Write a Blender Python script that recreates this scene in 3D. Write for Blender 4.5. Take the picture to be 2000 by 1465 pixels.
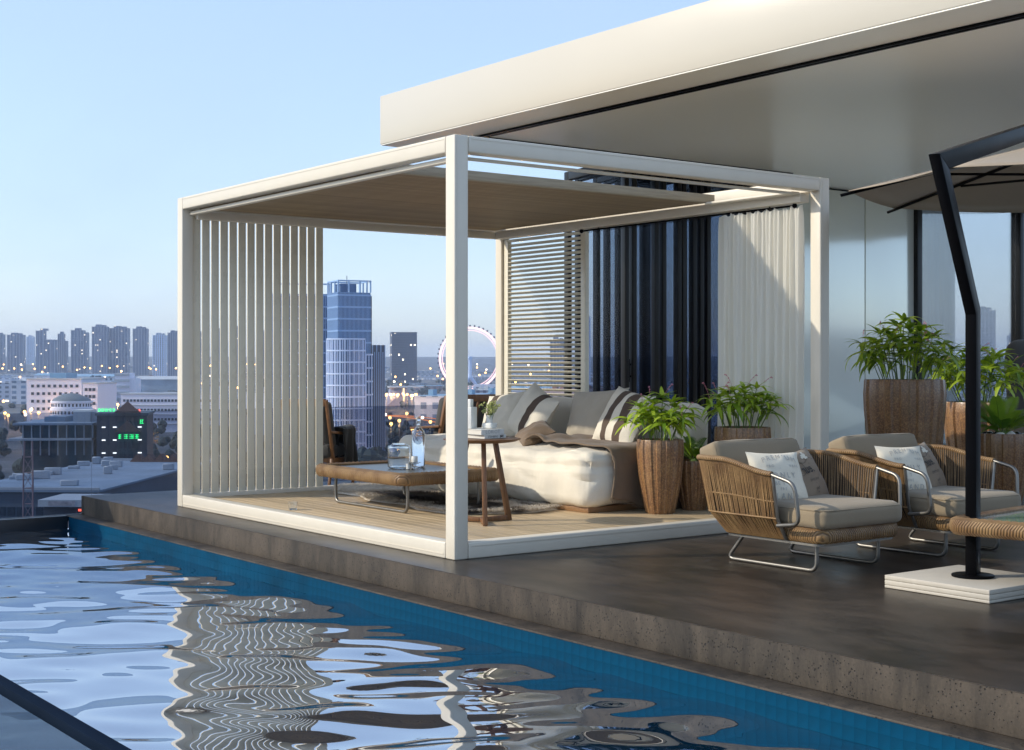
import bpy, bmesh, math, random
import numpy as np
from mathutils import Vector, Matrix, noise

for _o in list(bpy.data.objects):
    bpy.data.objects.remove(_o)
R = math.radians
SC = bpy.context.scene
COL = SC.collection
random.seed(11)
NPR = np.random.RandomState(5)

# ------------------------------------------------------------------ camera
# world axes: x runs from the pool towards the pavilion, y runs along the pool
# away from the camera, z is up; the origin is the pergola's nearest corner.
F_PX, CX, HY = 2757.0, 1000.0, 713.0
YAW = R(36.72)
CC, SS = math.cos(YAW), math.sin(YAW)
CAM = Vector((-4.749, -6.937, 1.164))
cd = bpy.data.cameras.new('camera')
cam = bpy.data.objects.new('camera', cd)
COL.objects.link(cam)
cam.location = CAM
cam.rotation_euler = (R(90), 0, -YAW)
cd.sensor_width = 36.0
cd.lens = 36.0 * F_PX / 2000.0
cd.shift_y = -(732.5 - HY) / 2000.0
cd.clip_start = 0.05
cd.clip_end = 20000
SC.camera = cam

# ------------------------------------------------------------------ light
SUN_EL = R(30.0)
SUN_DIR = Vector((-0.86, 0.51, 0)).normalized() * math.cos(SUN_EL) + Vector((0, 0, math.sin(SUN_EL)))
w = bpy.data.worlds.new('World')
SC.world = w
w.use_nodes = True
nt = w.node_tree
nt.nodes.clear()
sky = nt.nodes.new('ShaderNodeTexSky')
sky.sky_type = 'NISHITA'
sky.sun_disc = False
sky.sun_elevation = SUN_EL
sky.sun_rotation = math.atan2(SUN_DIR.x, SUN_DIR.y)
sky.air_density = 1.0
sky.dust_density = 1.0
sky.ozone_density = 1.6
sky.altitude = 50
bg = nt.nodes.new('ShaderNodeBackground')
bg.inputs['Strength'].default_value = 0.145
wo = nt.nodes.new('ShaderNodeOutputWorld')
# thin high veil of cloud over the whole sky
wtc = nt.nodes.new('ShaderNodeTexCoord')
wmp = nt.nodes.new('ShaderNodeMapping')
wmp.inputs['Scale'].default_value = (1.0, 1.0, 3.2)
nt.links.new(wtc.outputs['Generated'], wmp.inputs[0])
wns = nt.nodes.new('ShaderNodeTexNoise')
wns.inputs['Scale'].default_value = 1.9
wns.inputs['Detail'].default_value = 6
wns.inputs['Roughness'].default_value = .55
wns.inputs['Distortion'].default_value = .5
nt.links.new(wmp.outputs[0], wns.inputs['Vector'])
wmr = nt.nodes.new('ShaderNodeMapRange')
wmr.inputs['From Min'].default_value = .30
wmr.inputs['From Max'].default_value = .75
wmr.inputs['To Min'].default_value = .45
wmr.inputs['To Max'].default_value = .80
nt.links.new(wns.outputs['Fac'], wmr.inputs['Value'])
wmx = nt.nodes.new('ShaderNodeMix')
wmx.data_type = 'RGBA'
nt.links.new(wmr.outputs[0], wmx.inputs[0])
nt.links.new(sky.outputs[0], wmx.inputs[6])
wmx.inputs[7].default_value = (2.15, 2.85, 4.1, 1)
nt.links.new(wmx.outputs[2], bg.inputs[0])
nt.links.new(bg.outputs[0], wo.inputs[0])
ld = bpy.data.lights.new('sun', 'SUN')
ld.energy = 2.1
ld.angle = R(0.6)
ld.color = (1.0, 0.93, 0.80)
sun = bpy.data.objects.new('sun', ld)
COL.objects.link(sun)
sun.rotation_euler = SUN_DIR.to_track_quat('Z', 'Y').to_euler()
sun.location = (-30, 20, 30)
SC.view_settings.view_transform = 'Standard'
SC.view_settings.look = 'None'
SC.view_settings.exposure = 0.85
SC.view_settings.gamma = 1.0
SC.view_settings.use_curve_mapping = False
SC.render.engine = 'CYCLES'
SC.cycles.use_denoising = True
SC.cycles.max_bounces = 10
SC.cycles.transparent_max_bounces = 24
SC.cycles.caustics_reflective = True
SC.cycles.caustics_refractive = False
SC.cycles.sample_clamp_indirect = 6.0
SC.cycles.volume_bounces = 0


# ------------------------------------------------------------------ helpers
def ray(px, py):
    x = (px - CX) / F_PX
    z = -(py - HY) / F_PX
    return Vector((x * CC + SS, -x * SS + CC, z))


def at(px, py, d):
    return CAM + ray(px, py) * d


class MB:
    def __init__(s):
        s.v = []
        s.f = []

    def add(s, vs, fs, M=None):
        k = len(s.v)
        if M is not None:
            vs = [M @ Vector(p) for p in vs]
        s.v.extend([tuple(p) for p in vs])
        s.f.extend([tuple(i + k for i in q) for q in fs])
        return s

    def box(s, x0, x1, y0, y1, z0, z1, M=None):
        vs = [(x0, y0, z0), (x1, y0, z0), (x1, y1, z0), (x0, y1, z0), (x0, y0, z1), (x1, y0, z1), (x1, y1, z1), (x0, y1, z1)]
        fs = [(0, 3, 2, 1), (4, 5, 6, 7), (0, 1, 5, 4), (1, 2, 6, 5), (2, 3, 7, 6), (3, 0, 4, 7)]
        return s.add(vs, fs, M)

    def tube(s, path, r, n=8, closed=False, caps=True, M=None, up=None):
        path = [Vector(p) for p in path]
        m = len(path)
        rs = r if isinstance(r, (list, tuple)) else [r] * m
        vs, fs = [], []
        prev = None
        for i, p in enumerate(path):
            if closed:
                t = path[(i + 1) % m] - path[i - 1]
            else:
                t = path[min(i + 1, m - 1)] - path[max(i - 1, 0)]
            t.normalize()
            if prev is None:
                a = Vector(up) if up else (Vector((0, 0, 1)) if abs(t.z) < .9 else Vector((1, 0, 0)))
            else:
                a = prev
            nrm = (a - t * a.dot(t))
            if nrm.length < 1e-6:
                nrm = t.orthogonal()
            nrm.normalize()
            prev = nrm
            b = t.cross(nrm)
            for k in range(n):
                th = 2 * math.pi * k / n
                vs.append(p + (nrm * math.cos(th) + b * math.sin(th)) * rs[i])
        for i in range(m if closed else m - 1):
            j = (i + 1) % m
            for k in range(n):
                l = (k + 1) % n
                fs.append((i * n + k, i * n + l, j * n + l, j * n + k))
        if caps and not closed:
            fs.append(tuple(range(n - 1, -1, -1)))
            fs.append(tuple((m - 1) * n + k for k in range(n)))
        return s.add(vs, fs, M)

    def lathe(s, prof, n=32, M=None, mod=None, caps=True):
        vs, fs = [], []
        for (r, z) in prof:
            for k in range(n):
                th = 2 * math.pi * k / n
                q = r * (mod(th, z) if mod else 1.0)
                vs.append((q * math.cos(th), q * math.sin(th), z))
        m = len(prof)
        for i in range(m - 1):
            for k in range(n):
                l = (k + 1) % n
                fs.append((i * n + k, i * n + l, (i + 1) * n + l, (i + 1) * n + k))
        if caps:
            if prof[0][0] > 1e-5:
                fs.append(tuple(range(n - 1, -1, -1)))
            if prof[-1][0] > 1e-5:
                fs.append(tuple((m - 1) * n + k for k in range(n)))
        return s.add(vs, fs, M)

    def grid(s, fn, nu, nv, M=None, flip=False):
        vs = [fn(i / nu, j / nv) for i in range(nu + 1) for j in range(nv + 1)]
        fs = []
        for i in range(nu):
            for j in range(nv):
                a = i * (nv + 1) + j
                q = (a, a + 1, a + nv + 2, a + nv + 1)
                fs.append(q[::-1] if flip else q)
        return s.add(vs, fs, M)

    def mesh(s, name, mat=None, smooth=True, bevel=0.0, seg=2, ang=38, merge=False, mats=None):
        me = bpy.data.meshes.new(name)
        me.from_pydata(s.v, [], s.f)
        if bevel > 0 or merge:
            bm = bmesh.new()
            bm.from_mesh(me)
            if merge:
                bmesh.ops.remove_doubles(bm, verts=bm.verts, dist=1e-5)
            if bevel > 0:
                es = [e for e in bm.edges if len(e.link_faces) == 2 and e.calc_face_angle(0) > R(30)]
                bmesh.ops.bevel(bm, geom=es, offset=bevel, segments=seg, profile=.5, affect='EDGES', clamp_overlap=True)
            bm.to_mesh(me)
            bm.free()
        if smooth:
            me.polygons.foreach_set('use_smooth', [True] * len(me.polygons))
            me.set_sharp_from_angle(angle=R(ang))
        if mats:
            for m_ in mats:
                me.materials.append(m_)
        elif mat:
            me.materials.append(mat)
        me.update()
        return me

    def build(s, name, mat, parent=None, loc=(0, 0, 0), rot=(0, 0, 0), **k):
        return link(name, s.mesh(name, mat, **k), parent, loc, rot)


def link(name, me, parent=None, loc=(0, 0, 0), rot=(0, 0, 0)):
    o = bpy.data.objects.new(name, me)
    COL.objects.link(o)
    o.location = loc
    o.rotation_euler = rot
    if parent:
        o.parent = parent
    return o


def tag(o, label=None, cat=None, group=None, kind=None):
    if label:
        o['label'] = label
    if cat:
        o['category'] = cat
    if group:
        o['group'] = group
    if kind:
        o['kind'] = kind
    return o


def thing(name, label, cat, loc=(0, 0, 0), rz=0.0, group=None):
    o = bpy.data.objects.new(name, None)
    o.empty_display_size = .1
    COL.objects.link(o)
    o.location = loc
    o.rotation_euler = (0, 0, rz)
    return tag(o, label, cat, group)


def copy_tree(o, parent=None):
    c = o.copy()
    COL.objects.link(c)
    if parent:
        c.parent = parent
    for ch in list(o.children):
        copy_tree(ch, c)
    return c


def arc_path(pts, rad, n=5):
    """polyline with rounded corners"""
    P = [Vector(p) for p in pts]
    out = [P[0]]
    for i in range(1, len(P) - 1):
        a = (P[i - 1] - P[i])
        b = (P[i + 1] - P[i])
        r = min(rad, a.length * .49, b.length * .49)
        a = P[i] + a.normalized() * r
        b = P[i] + b.normalized() * r
        for k in range(n + 1):
            t = k / n
            out.append((a * (1 - t) ** 2 + P[i] * 2 * t * (1 - t) + b * t * t))
    out.append(P[-1])
    return out


def nz(x, y=0.0, z=0.0):
    return noise.noise(Vector((x, y, z)))


# ------------------------------------------------------------------ materials
def new_mat(name):
    m = bpy.data.materials.new(name)
    m.use_nodes = True
    t = m.node_tree
    t.nodes.clear()
    out = t.nodes.new('ShaderNodeOutputMaterial')
    return m, t, out


def N(t, kind, **k):
    n = t.nodes.new(kind)
    for a, b in k.items():
        if a.startswith('i_'):
            n.inputs[a[2:].replace('_', ' ')].default_value = b
        else:
            setattr(n, a, b)
    return n


def c4(c):
    return (c[0], c[1], c[2], 1.0)


def coords(t, scale=(1, 1, 1), kind='Object'):
    tc = N(t, 'ShaderNodeTexCoord')
    mp = N(t, 'ShaderNodeMapping')
    mp.inputs['Scale'].default_value = scale
    t.links.new(tc.outputs[kind], mp.inputs[0])
    return mp.outputs[0]


def noise_tex(t, vec, scale, detail=4, rough=.55, dist=0.0):
    n = N(t, 'ShaderNodeTexNoise')
    n.inputs['Scale'].default_value = scale
    n.inputs['Detail'].default_value = detail
    n.inputs['Roughness'].default_value = rough
    n.inputs['Distortion'].default_value = dist
    t.links.new(vec, n.inputs['Vector'])
    return n.outputs['Fac']


def ramp(t, fac, stops, interp='LINEAR'):
    r = N(t, 'ShaderNodeValToRGB')
    cr = r.color_ramp
    cr.interpolation = interp
    while len(cr.elements) > 1:
        cr.elements.remove(cr.elements[-1])
    for i, (p, c) in enumerate(stops):
        e = cr.elements[0] if i == 0 else cr.elements.new(p)
        e.position = p
        e.color = c4(c) if len(c) == 3 else c
    t.links.new(fac, r.inputs[0])
    return r.outputs[0]


def mix(t, fac, a, b, mode='MIX'):
    m = N(t, 'ShaderNodeMix', data_type='RGBA', blend_type=mode)
    for sock, val in ((m.inputs[0], fac), (m.inputs[6], a), (m.inputs[7], b)):
        if isinstance(val, bpy.types.NodeSocket):
            t.links.new(val, sock)
        elif isinstance(val, (int, float)):
            sock.default_value = val
        else:
            sock.default_value = c4(val)
    return m.outputs[2]


def math_n(t, op, a, b=None, c=None):
    m = N(t, 'ShaderNodeMath', operation=op)
    for i, val in enumerate((a, b, c)):
        if val is None:
            continue
        if isinstance(val, bpy.types.NodeSocket):
            t.links.new(val, m.inputs[i])
        else:
            m.inputs[i].default_value = val
    return m.outputs[0]


def bump(t, h, strength=.3, dist=.01, normal=None):
    b = N(t, 'ShaderNodeBump')
    b.inputs['Strength'].default_value = strength
    b.inputs['Distance'].default_value = dist
    t.links.new(h, b.inputs['Height'])
    if normal is not None:
        t.links.new(normal, b.inputs['Normal'])
    return b.outputs[0]


def pbsdf(t, out, color=None, rough=.5, metal=0.0, normal=None, **k):
    p = N(t, 'ShaderNodeBsdfPrincipled')
    for sock, val in ((p.inputs['Base Color'], color), (p.inputs['Roughness'], rough), (p.inputs['Metallic'], metal)):
        if isinstance(val, bpy.types.NodeSocket):
            t.links.new(val, sock)
        elif val is not None:
            sock.default_value = c4(val) if not isinstance(val, (int, float)) else val
    if normal is not None:
        t.links.new(normal, p.inputs['Normal'])
    for a, b in k.items():
        p.inputs[a.replace('_', ' ')].default_value = b
    if out is not None:
        t.links.new(p.outputs[0], out.inputs[0])
    return p


def simple(name, col, rough=.5, metal=0.0, var=.12, scale=6.0, bmp=0.0, bscale=80.0, stretch=(1, 1, 1), **k):
    """principled with gentle colour variation and optional fine relief"""
    m, t, out = new_mat(name)
    v = coords(t, stretch)
    f = noise_tex(t, v, scale, 5)
    c = ramp(t, f, [(.3, [x * (1 - var) for x in col]), (.7, [min(1, x * (1 + var)) for x in col])])
    nrm = None
    if bmp > 0:
        nrm = bump(t, noise_tex(t, v, bscale, 3), bmp, .004)
    rr = math_n(t, 'MULTIPLY_ADD', f, .12, rough - .06)
    pbsdf(t, out, c, rr, metal, nrm, **k)
    return m


def fabric(name, col, var=.10, weave=260.0, rough=.9, relief=.25, wr=0.0):
    m, t, out = new_mat(name)
    v = coords(t)
    f = noise_tex(t, v, 3.0, 4)
    fine = noise_tex(t, v, weave, 2)
    c = ramp(t, f, [(.3, [x * (1 - var) for x in col]), (.7, [min(1, x * (1 + var)) for x in col])])
    c = mix(t, .22, c, mix(t, 1.0, c, ramp(t, fine, [(.3, (.35, .35, .35)), (.7, (1, 1, 1))]), 'MULTIPLY'))
    h = fine
    nrm = bump(t, fine, relief, .002)
    if wr > 0:
        nrm = bump(t, noise_tex(t, coords(t, (1, 1, .5)), 5.0, 3, .5, .6), wr, .03, nrm)
    pbsdf(t, out, c, rough, 0, nrm, Sheen_Weight=.15)
    return m


WHITE = simple('frame_white_paint', (.68, .61, .49), .32, var=.02)
CREAM = simple('cream_panel_paint', (.59, .54, .445), .25, var=.015, scale=.5)
SLATP = simple('slat_paint', (.73, .67, .53), .28, var=.02)
SOFFIT = simple('soffit_gloss_panel', (.90, .87, .78), .30, var=.015, scale=.6, Specular_IOR_Level=.30)
WALLP = simple('mint_wall_panel', (.86, .86, .76), .15, .42, var=.01, scale=.4, Specular_IOR_Level=.8)
BLACKM = simple('black_metal', (.0035, .0035, .0042), .38, 0, var=.1, Specular_IOR_Level=.05)
DOORM = simple('dark_door_metal', (.008, .0075, .0075), .30, 0, var=.1, Specular_IOR_Level=.25)
STEEL = simple('brushed_steel', (.23, .215, .19), .40, .85, var=.08, scale=20)
TAUPE = fabric('taupe_cushion_fabric', (.275, .210, .130), .06, 320, wr=.10)
CANOPYF = fabric('canopy_fabric', (.34, .275, .20), .04, 400)
LINEN = fabric('white_linen', (.78, .70, .56), .04, 350, wr=.5)
PILLOWW = fabric('cream_pillow_fabric', (.78, .69, .53), .03, 350, wr=.18)
PILLOWB = fabric('brown_pillow_fabric', (.27, .195, .125), .05, 350, wr=.1)
GREYP = fabric('grey_pillow_fabric', (.46, .40, .31), .04, 350, wr=.15)
THROW = fabric('brown_throw_fabric', (.165, .112, .068), .18, 240, relief=.5, wr=.2)
DARKF = fabric('dark_grey_fabric', (.055, .052, .048), .1, 260, wr=.15)
BLACKF = fabric('black_throw_fabric', (.012, .012, .012), .1, 200, wr=.4)
CERAM = simple('white_ceramic', (.72, .70, .64), .35, var=.01)
PAPER = simple('book_cover_paper', (.66, .64, .58), .6, var=.02)
PAGES = simple('book_pages', (.62, .58, .50), .8, var=.06, scale=90, stretch=(1, 1, 12))
INK = simple('grey_print', (.30, .29, .26), .8)
INKD = simple('dark_print', (.045, .04, .035), .8)
INKG = simple('pale_grey_print', (.40, .38, .34), .8)
STONEW = simple('pale_base_stone', (.48, .43, .35), .55, var=.04, scale=14)
SOIL = simple('dark_soil', (.03, .022, .016), .95, var=.4, scale=40, bmp=.8, bscale=60)
STEM = simple('green_stem', (.10, .15, .035), .6)
PINK = simple('pink_blossom', (.62, .22, .26), .7)
BLOOM = simple('pale_green_blossom', (.42, .43, .14), .7, var=.3, scale=60)
CORDW = simple('lamp_grey', (.2, .2, .2), .5)


def wood(name, dark, light, scale=9.0, axis=1, rough=.45):
    m, t, out = new_mat(name)
    st = [1, 1, 1]
    st[axis] = .06
    v = coords(t, st)
    f = noise_tex(t, v, scale * 2.2, 6, .65, .4)
    g = noise_tex(t, v, scale * 14, 3, .5)
    c = ramp(t, f, [(.25, dark), (.55, [(a + b) / 2 for a, b in zip(dark, light)]), (.8, light)])
    c = mix(t, .25, c, ramp(t, g, [(.35, [x * .5 for x in dark]), (.6, light)]))
    oi = N(t, 'ShaderNodeObjectInfo')
    c = mix(t, 1.0, c, ramp(t, oi.outputs['Random'], [(0, (.80, .80, .80)), (1, (1.12, 1.12, 1.12))]), 'MULTIPLY')
    pbsdf(t, out, c, rough, 0, bump(t, g, .15, .002))
    return m


TEAK = wood('teak_brown_wood', (.10, .042, .014), (.27, .125, .048), 8, 2)
TEAKH = wood('teak_table_top', (.10, .042, .014), (.25, .115, .045), 8, 1)
DECKW = wood('pale_decking', (.42, .30, .165), (.64, .485, .295), 5, 1, .5)
ROOFW = wood('roof_slat_wood', (.21, .14, .07), (.38, .275, .155), 6, 0, .55)
PLINTH = wood('bed_plinth_wood', (.16, .08, .03), (.32, .17, .07), 7, 0)


def make_concrete(name, pits, dark=(.013, .0100, .0070), light=(.055, .043, .031), rough=.36, stretch=(1, .45, 1)):
    m, t, out = new_mat(name)
    v = coords(t, stretch)
    v1 = coords(t)
    f = noise_tex(t, v, .9, 8, .62, .7)
    f2 = noise_tex(t, v, 5.0, 6, .7, .4)
    f3 = noise_tex(t, v1, 90.0, 3, .6)
    c = ramp(t, f, [(.40, dark), (.50, [(a * .5 + b * .5) for a, b in zip(dark, light)]), (.60, light)])
    c = mix(t, .55, c, ramp(t, f2, [(.38, [x * .6 for x in dark]), (.62, [x * 1.2 for x in light])]))
    c = mix(t, noise_tex(t, v1, .45, 3), c, mix(t, 1.0, c, (1.10, .93, .82), 'MULTIPLY'))
    c = mix(t, .3, c, mix(t, 1.0, c, ramp(t, f3, [(.35, (.5, .5, .5)), (.65, (1.3, 1.3, 1.3))]), 'MULTIPLY'))
    vo = N(t, 'ShaderNodeTexVoronoi', feature='F1')
    vo.inputs['Scale'].default_value = 62.0
    t.links.new(v1, vo.inputs['Vector'])
    pm = noise_tex(t, v1, 18.0, 2)
    d = math_n(t, 'ADD', vo.outputs['Distance'], math_n(t, 'MULTIPLY', pm, .55))
    pit = ramp(t, d, [(.40, (0, 0, 0)), (.50, (1, 1, 1))])
    h = f2
    if pits:
        c = mix(t, 1.0, c, mix(t, .85, (1, 1, 1), pit), 'MULTIPLY')
        nrm = bump(t, pit, .7, .004, bump(t, f3, .12, .003))
        rr = rough
    else:
        c = mix(t, 1.0, c, mix(t, .5, (1, 1, 1), pit), 'MULTIPLY')
        nrm = bump(t, f3, .05, .002, bump(t, f2, .05, .004))
        rr = math_n(t, 'MULTIPLY_ADD', f, .38, rough - .19)
    pbsdf(t, out, c, rr, 0, nrm, Specular_IOR_Level=.38)
    return m


DECKC = make_concrete('dark_polished_concrete', False)
SLABC = make_concrete('pitted_concrete', True, (.017, .0135, .0095), (.072, .059, .043), .65, (1, 1, .35))


def make_rattan(name, a, b, fine=160.0):
    m, t, out = new_mat(name)
    v = coords(t)
    f = noise_tex(t, v, 7.0, 4, .6)
    g = noise_tex(t, v, fine, 2)
    c = ramp(t, f, [(.3, a), (.7, b)])
    c = mix(t, .5, c, mix(t, 1.0, c, ramp(t, g, [(.35, (.45, .45, .45)), (.65, (1.25, 1.25, 1.25))]), 'MULTIPLY'))
    pbsdf(t, out, c, .55, 0, bump(t, g, .3, .003))
    return m


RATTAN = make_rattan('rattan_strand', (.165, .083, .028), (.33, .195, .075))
RATTANIN = make_rattan('rattan_gap_shadow', (.035, .020, .010), (.085, .050, .024))


def make_wrap(name, per=62.0):
    """rattan wound round a rim: fine windings along the rim"""
    m, t, out = new_mat(name)
    tc = N(t, 'ShaderNodeTexCoord')
    sx = N(t, 'ShaderNodeSeparateXYZ')
    t.links.new(tc.outputs['Object'], sx.inputs[0])
    s = math_n(t, 'SINE', math_n(t, 'MULTIPLY', math_n(t, 'ADD', math_n(t, 'ADD', sx.outputs[0], sx.outputs[1]), math_n(t, 'MULTIPLY', sx.outputs[2], .35)), per * 6.283))
    f = noise_tex(t, tc.outputs['Object'], 9.0, 4)
    c = ramp(t, f, [(.3, (.17, .085, .030)), (.7, (.33, .20, .085))])
    h = math_n(t, 'MULTIPLY_ADD', s, .5, .5)
    c = mix(t, 1.0, c, ramp(t, h, [(.0, (.38, .36, .34)), (.5, (1, 1, 1))]), 'MULTIPLY')
    pbsdf(t, out, c, .5, 0, bump(t, h, .8, .004))
    return m


WRAP = make_wrap('rattan_rim_winding')


def make_pot():
    m, t, out = new_mat('rusty_glazed_pot')
    v = coords(t, (1, 1, .8))
    v1 = coords(t)
    f = noise_tex(t, v, 7.0, 6, .7, .8)
    g = noise_tex(t, v1, 75.0, 3, .7)
    c = ramp(t, f, [(.28, (.085, .034, .016)), (.5, (.235, .112, .040)), (.75, (.40, .235, .088))])
    c = mix(t, .6, c, ramp(t, g, [(.32, (.040, .020, .014)), (.5, (.21, .095, .038)), (.68, (.50, .29, .12))]))
    c = mix(t, ramp(t, noise_tex(t, v1, 3.5, 3), [(.45, (0, 0, 0)), (.75, (.6, .6, .6))]), c, (.20, .12, .05))
    pbsdf(t, out, c, .42, 0, bump(t, g, .25, .003), Coat_Weight=.35, Coat_Roughness=.25)
    return m


POTM = make_pot()


def make_leaf(name, a, b):
    m, t, out = new_mat(name)
    oi = N(t, 'ShaderNodeObjectInfo')
    f = noise_tex(t, coords(t), 14.0, 2)
    k = math_n(t, 'ADD', math_n(t, 'MULTIPLY', f, .5), math_n(t, 'MULTIPLY', oi.outputs['Random'], .6))
    c = ramp(t, k, [(.2, a), (.8, b)])
    p = pbsdf(t, None, c, .38)
    tr = N(t, 'ShaderNodeBsdfTranslucent')
    t.links.new(mix(t, 1.0, c, (1.6, 1.5, .6), 'MULTIPLY'), tr.inputs[0])
    ms = N(t, 'ShaderNodeMixShader')
    ms.inputs[0].default_value = .32
    t.links.new(p.outputs[0], ms.inputs[1])
    t.links.new(tr.outputs[0], ms.inputs[2])
    t.links.new(ms.outputs[0], out.inputs[0])
    return m


LEAF = make_leaf('leaf_green', (.09, .19, .012), (.40, .52, .05))
PALML = make_leaf('palm_frond_green', (.06, .15, .012), (.22, .34, .03))


def make_glass(name, tint, refl=.08, rough=0.0, ior=1.45, fk=.6):
    """thin flat pane: tinted see-through plus a mirror part growing at grazing angles"""
    m, t, out = new_mat(name)
    tr = N(t, 'ShaderNodeBsdfTransparent')
    tr.inputs[0].default_value = c4(tint)
    gl = N(t, 'ShaderNodeBsdfGlossy')
    gl.inputs['Roughness'].default_value = rough
    fr = N(t, 'ShaderNodeFresnel')
    fr.inputs[0].default_value = ior
    f = math_n(t, 'MULTIPLY_ADD', fr.outputs[0], fk, refl)
    ms = N(t, 'ShaderNodeMixShader')
    t.links.new(f, ms.inputs[0])
    t.links.new(tr.outputs[0], ms.inputs[1])
    t.links.new(gl.outputs[0], ms.inputs[2])
    t.links.new(ms.outputs[0], out.inputs[0])
    return m


GLASSB = make_glass('smoked_balustrade_glass', (.66, .71, .78), .0)
GLASSD = make_glass('dark_door_glass', (.80, .82, .85), .0, fk=.02)
GLASSW = make_glass('clear_window_glass', (.86, .88, .90), .0)


def make_clear(name, tint=(.95, .97, .98)):
    m, t, out = new_mat(name)
    pbsdf(t, out, tint, .0, 0, None, Transmission_Weight=1.0, IOR=1.47)
    return m


CLEAR = make_clear('clear_glass')


def make_curtain(name, col, tl=.45, op=1.0):
    m, t, out = new_mat(name)
    v = coords(t, (1, 1, .1))
    f = noise_tex(t, v, 12.0, 3)
    c = ramp(t, f, [(.3, [x * .93 for x in col]), (.7, col)])
    d = N(t, 'ShaderNodeBsdfDiffuse')
    tr = N(t, 'ShaderNodeBsdfTranslucent')
    t.links.new(c, d.inputs[0])
    t.links.new(c, tr.inputs[0])
    ms = N(t, 'ShaderNodeMixShader')
    ms.inputs[0].default_value = tl
    t.links.new(d.outputs[0], ms.inputs[1])
    t.links.new(tr.outputs[0], ms.inputs[2])
    last = ms.outputs[0]
    if op < 1:
        tp = N(t, 'ShaderNodeBsdfTransparent')
        m2 = N(t, 'ShaderNodeMixShader')
        m2.inputs[0].default_value = op
        t.links.new(tp.outputs[0], m2.inputs[1])
        t.links.new(last, m2.inputs[2])
        last = m2.outputs[0]
    t.links.new(last, out.inputs[0])
    return m


CURTM = make_curtain('white_curtain_cloth', (.95, .91, .81), .55)
SHEERM = make_curtain('grey_sheer_cloth', (.60, .64, .61), .35)


def make_water():
    m, t, out = new_mat('pool_water')
    d = N(t, 'ShaderNodeBsdfDiffuse')
    d.inputs[0].default_value = (.004, .030, .060, 1)
    g = N(t, 'ShaderNodeBsdfGlossy')
    g.inputs['Roughness'].default_value = 0.0
    g.inputs[0].default_value = (.96, .97, 1, 1)
    fr = N(t, 'ShaderNodeFresnel')
    fr.inputs[0].default_value = 3.4
    f = math_n(t, 'MINIMUM', math_n(t, 'MULTIPLY_ADD', fr.outputs[0], .9, .35), .95)
    ms = N(t, 'ShaderNodeMixShader')
    t.links.new(f, ms.inputs[0])
    t.links.new(d.outputs[0], ms.inputs[1])
    t.links.new(g.outputs[0], ms.inputs[2])
    t.links.new(ms.outputs[0], out.inputs[0])
    return m


WATER = make_water()
TILE = simple('blue_pool_tile', (.0002, .040, .084), .6, var=.3, scale=3.0, Specular_IOR_Level=.04)
GROUT = simple('pool_grout', (.0002, .031, .067), .8, Specular_IOR_Level=.04)
DARKT = simple('dark_pool_wall', (.008, .014, .022), .3)


def make_stripes(name, stops, axis=0, base=(.66, .64, .58)):
    """cloth with woven stripes set along one object axis (positions 0..1 across 0.5 m)"""
    m, t, out = new_mat(name)
    tc = N(t, 'ShaderNodeTexCoord')
    sx = N(t, 'ShaderNodeSeparateXYZ')
    t.links.new(tc.outputs['Object'], sx.inputs[0])
    k = math_n(t, 'MULTIPLY_ADD', sx.outputs[axis], 2.0, .5)
    c = ramp(t, k, stops, 'CONSTANT')
    fine = noise_tex(t, tc.outputs['Object'], 300.0, 2)
    c = mix(t, .3, c, mix(t, 1.0, c, ramp(t, fine, [(.3, (.4, .4, .4)), (.7, (1.1, 1.1, 1.1))]), 'MULTIPLY'))
    nrm = bump(t, fine, .25, .002)
    nrm = bump(t, noise_tex(t, tc.outputs['Object'], 6.0, 3, .5, .5), .2, .03, nrm)
    pbsdf(t, out, c, .9, 0, nrm)
    return m


_W, _B = (.74, .67, .54), (.10, .066, .045)
STRIPE_A = make_stripes('stripe_cloth_wide', [(0, _W), (.30, _B), (.46, _W), (.62, _B), (.82, _W)])
STRIPE_B = make_stripes('stripe_cloth_single', [(0, _W), (.20, _B), (.40, _W)])
STRIPE_C = make_stripes('stripe_cloth_low', [(0, _W), (.62, _B), (.80, _W)])


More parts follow.
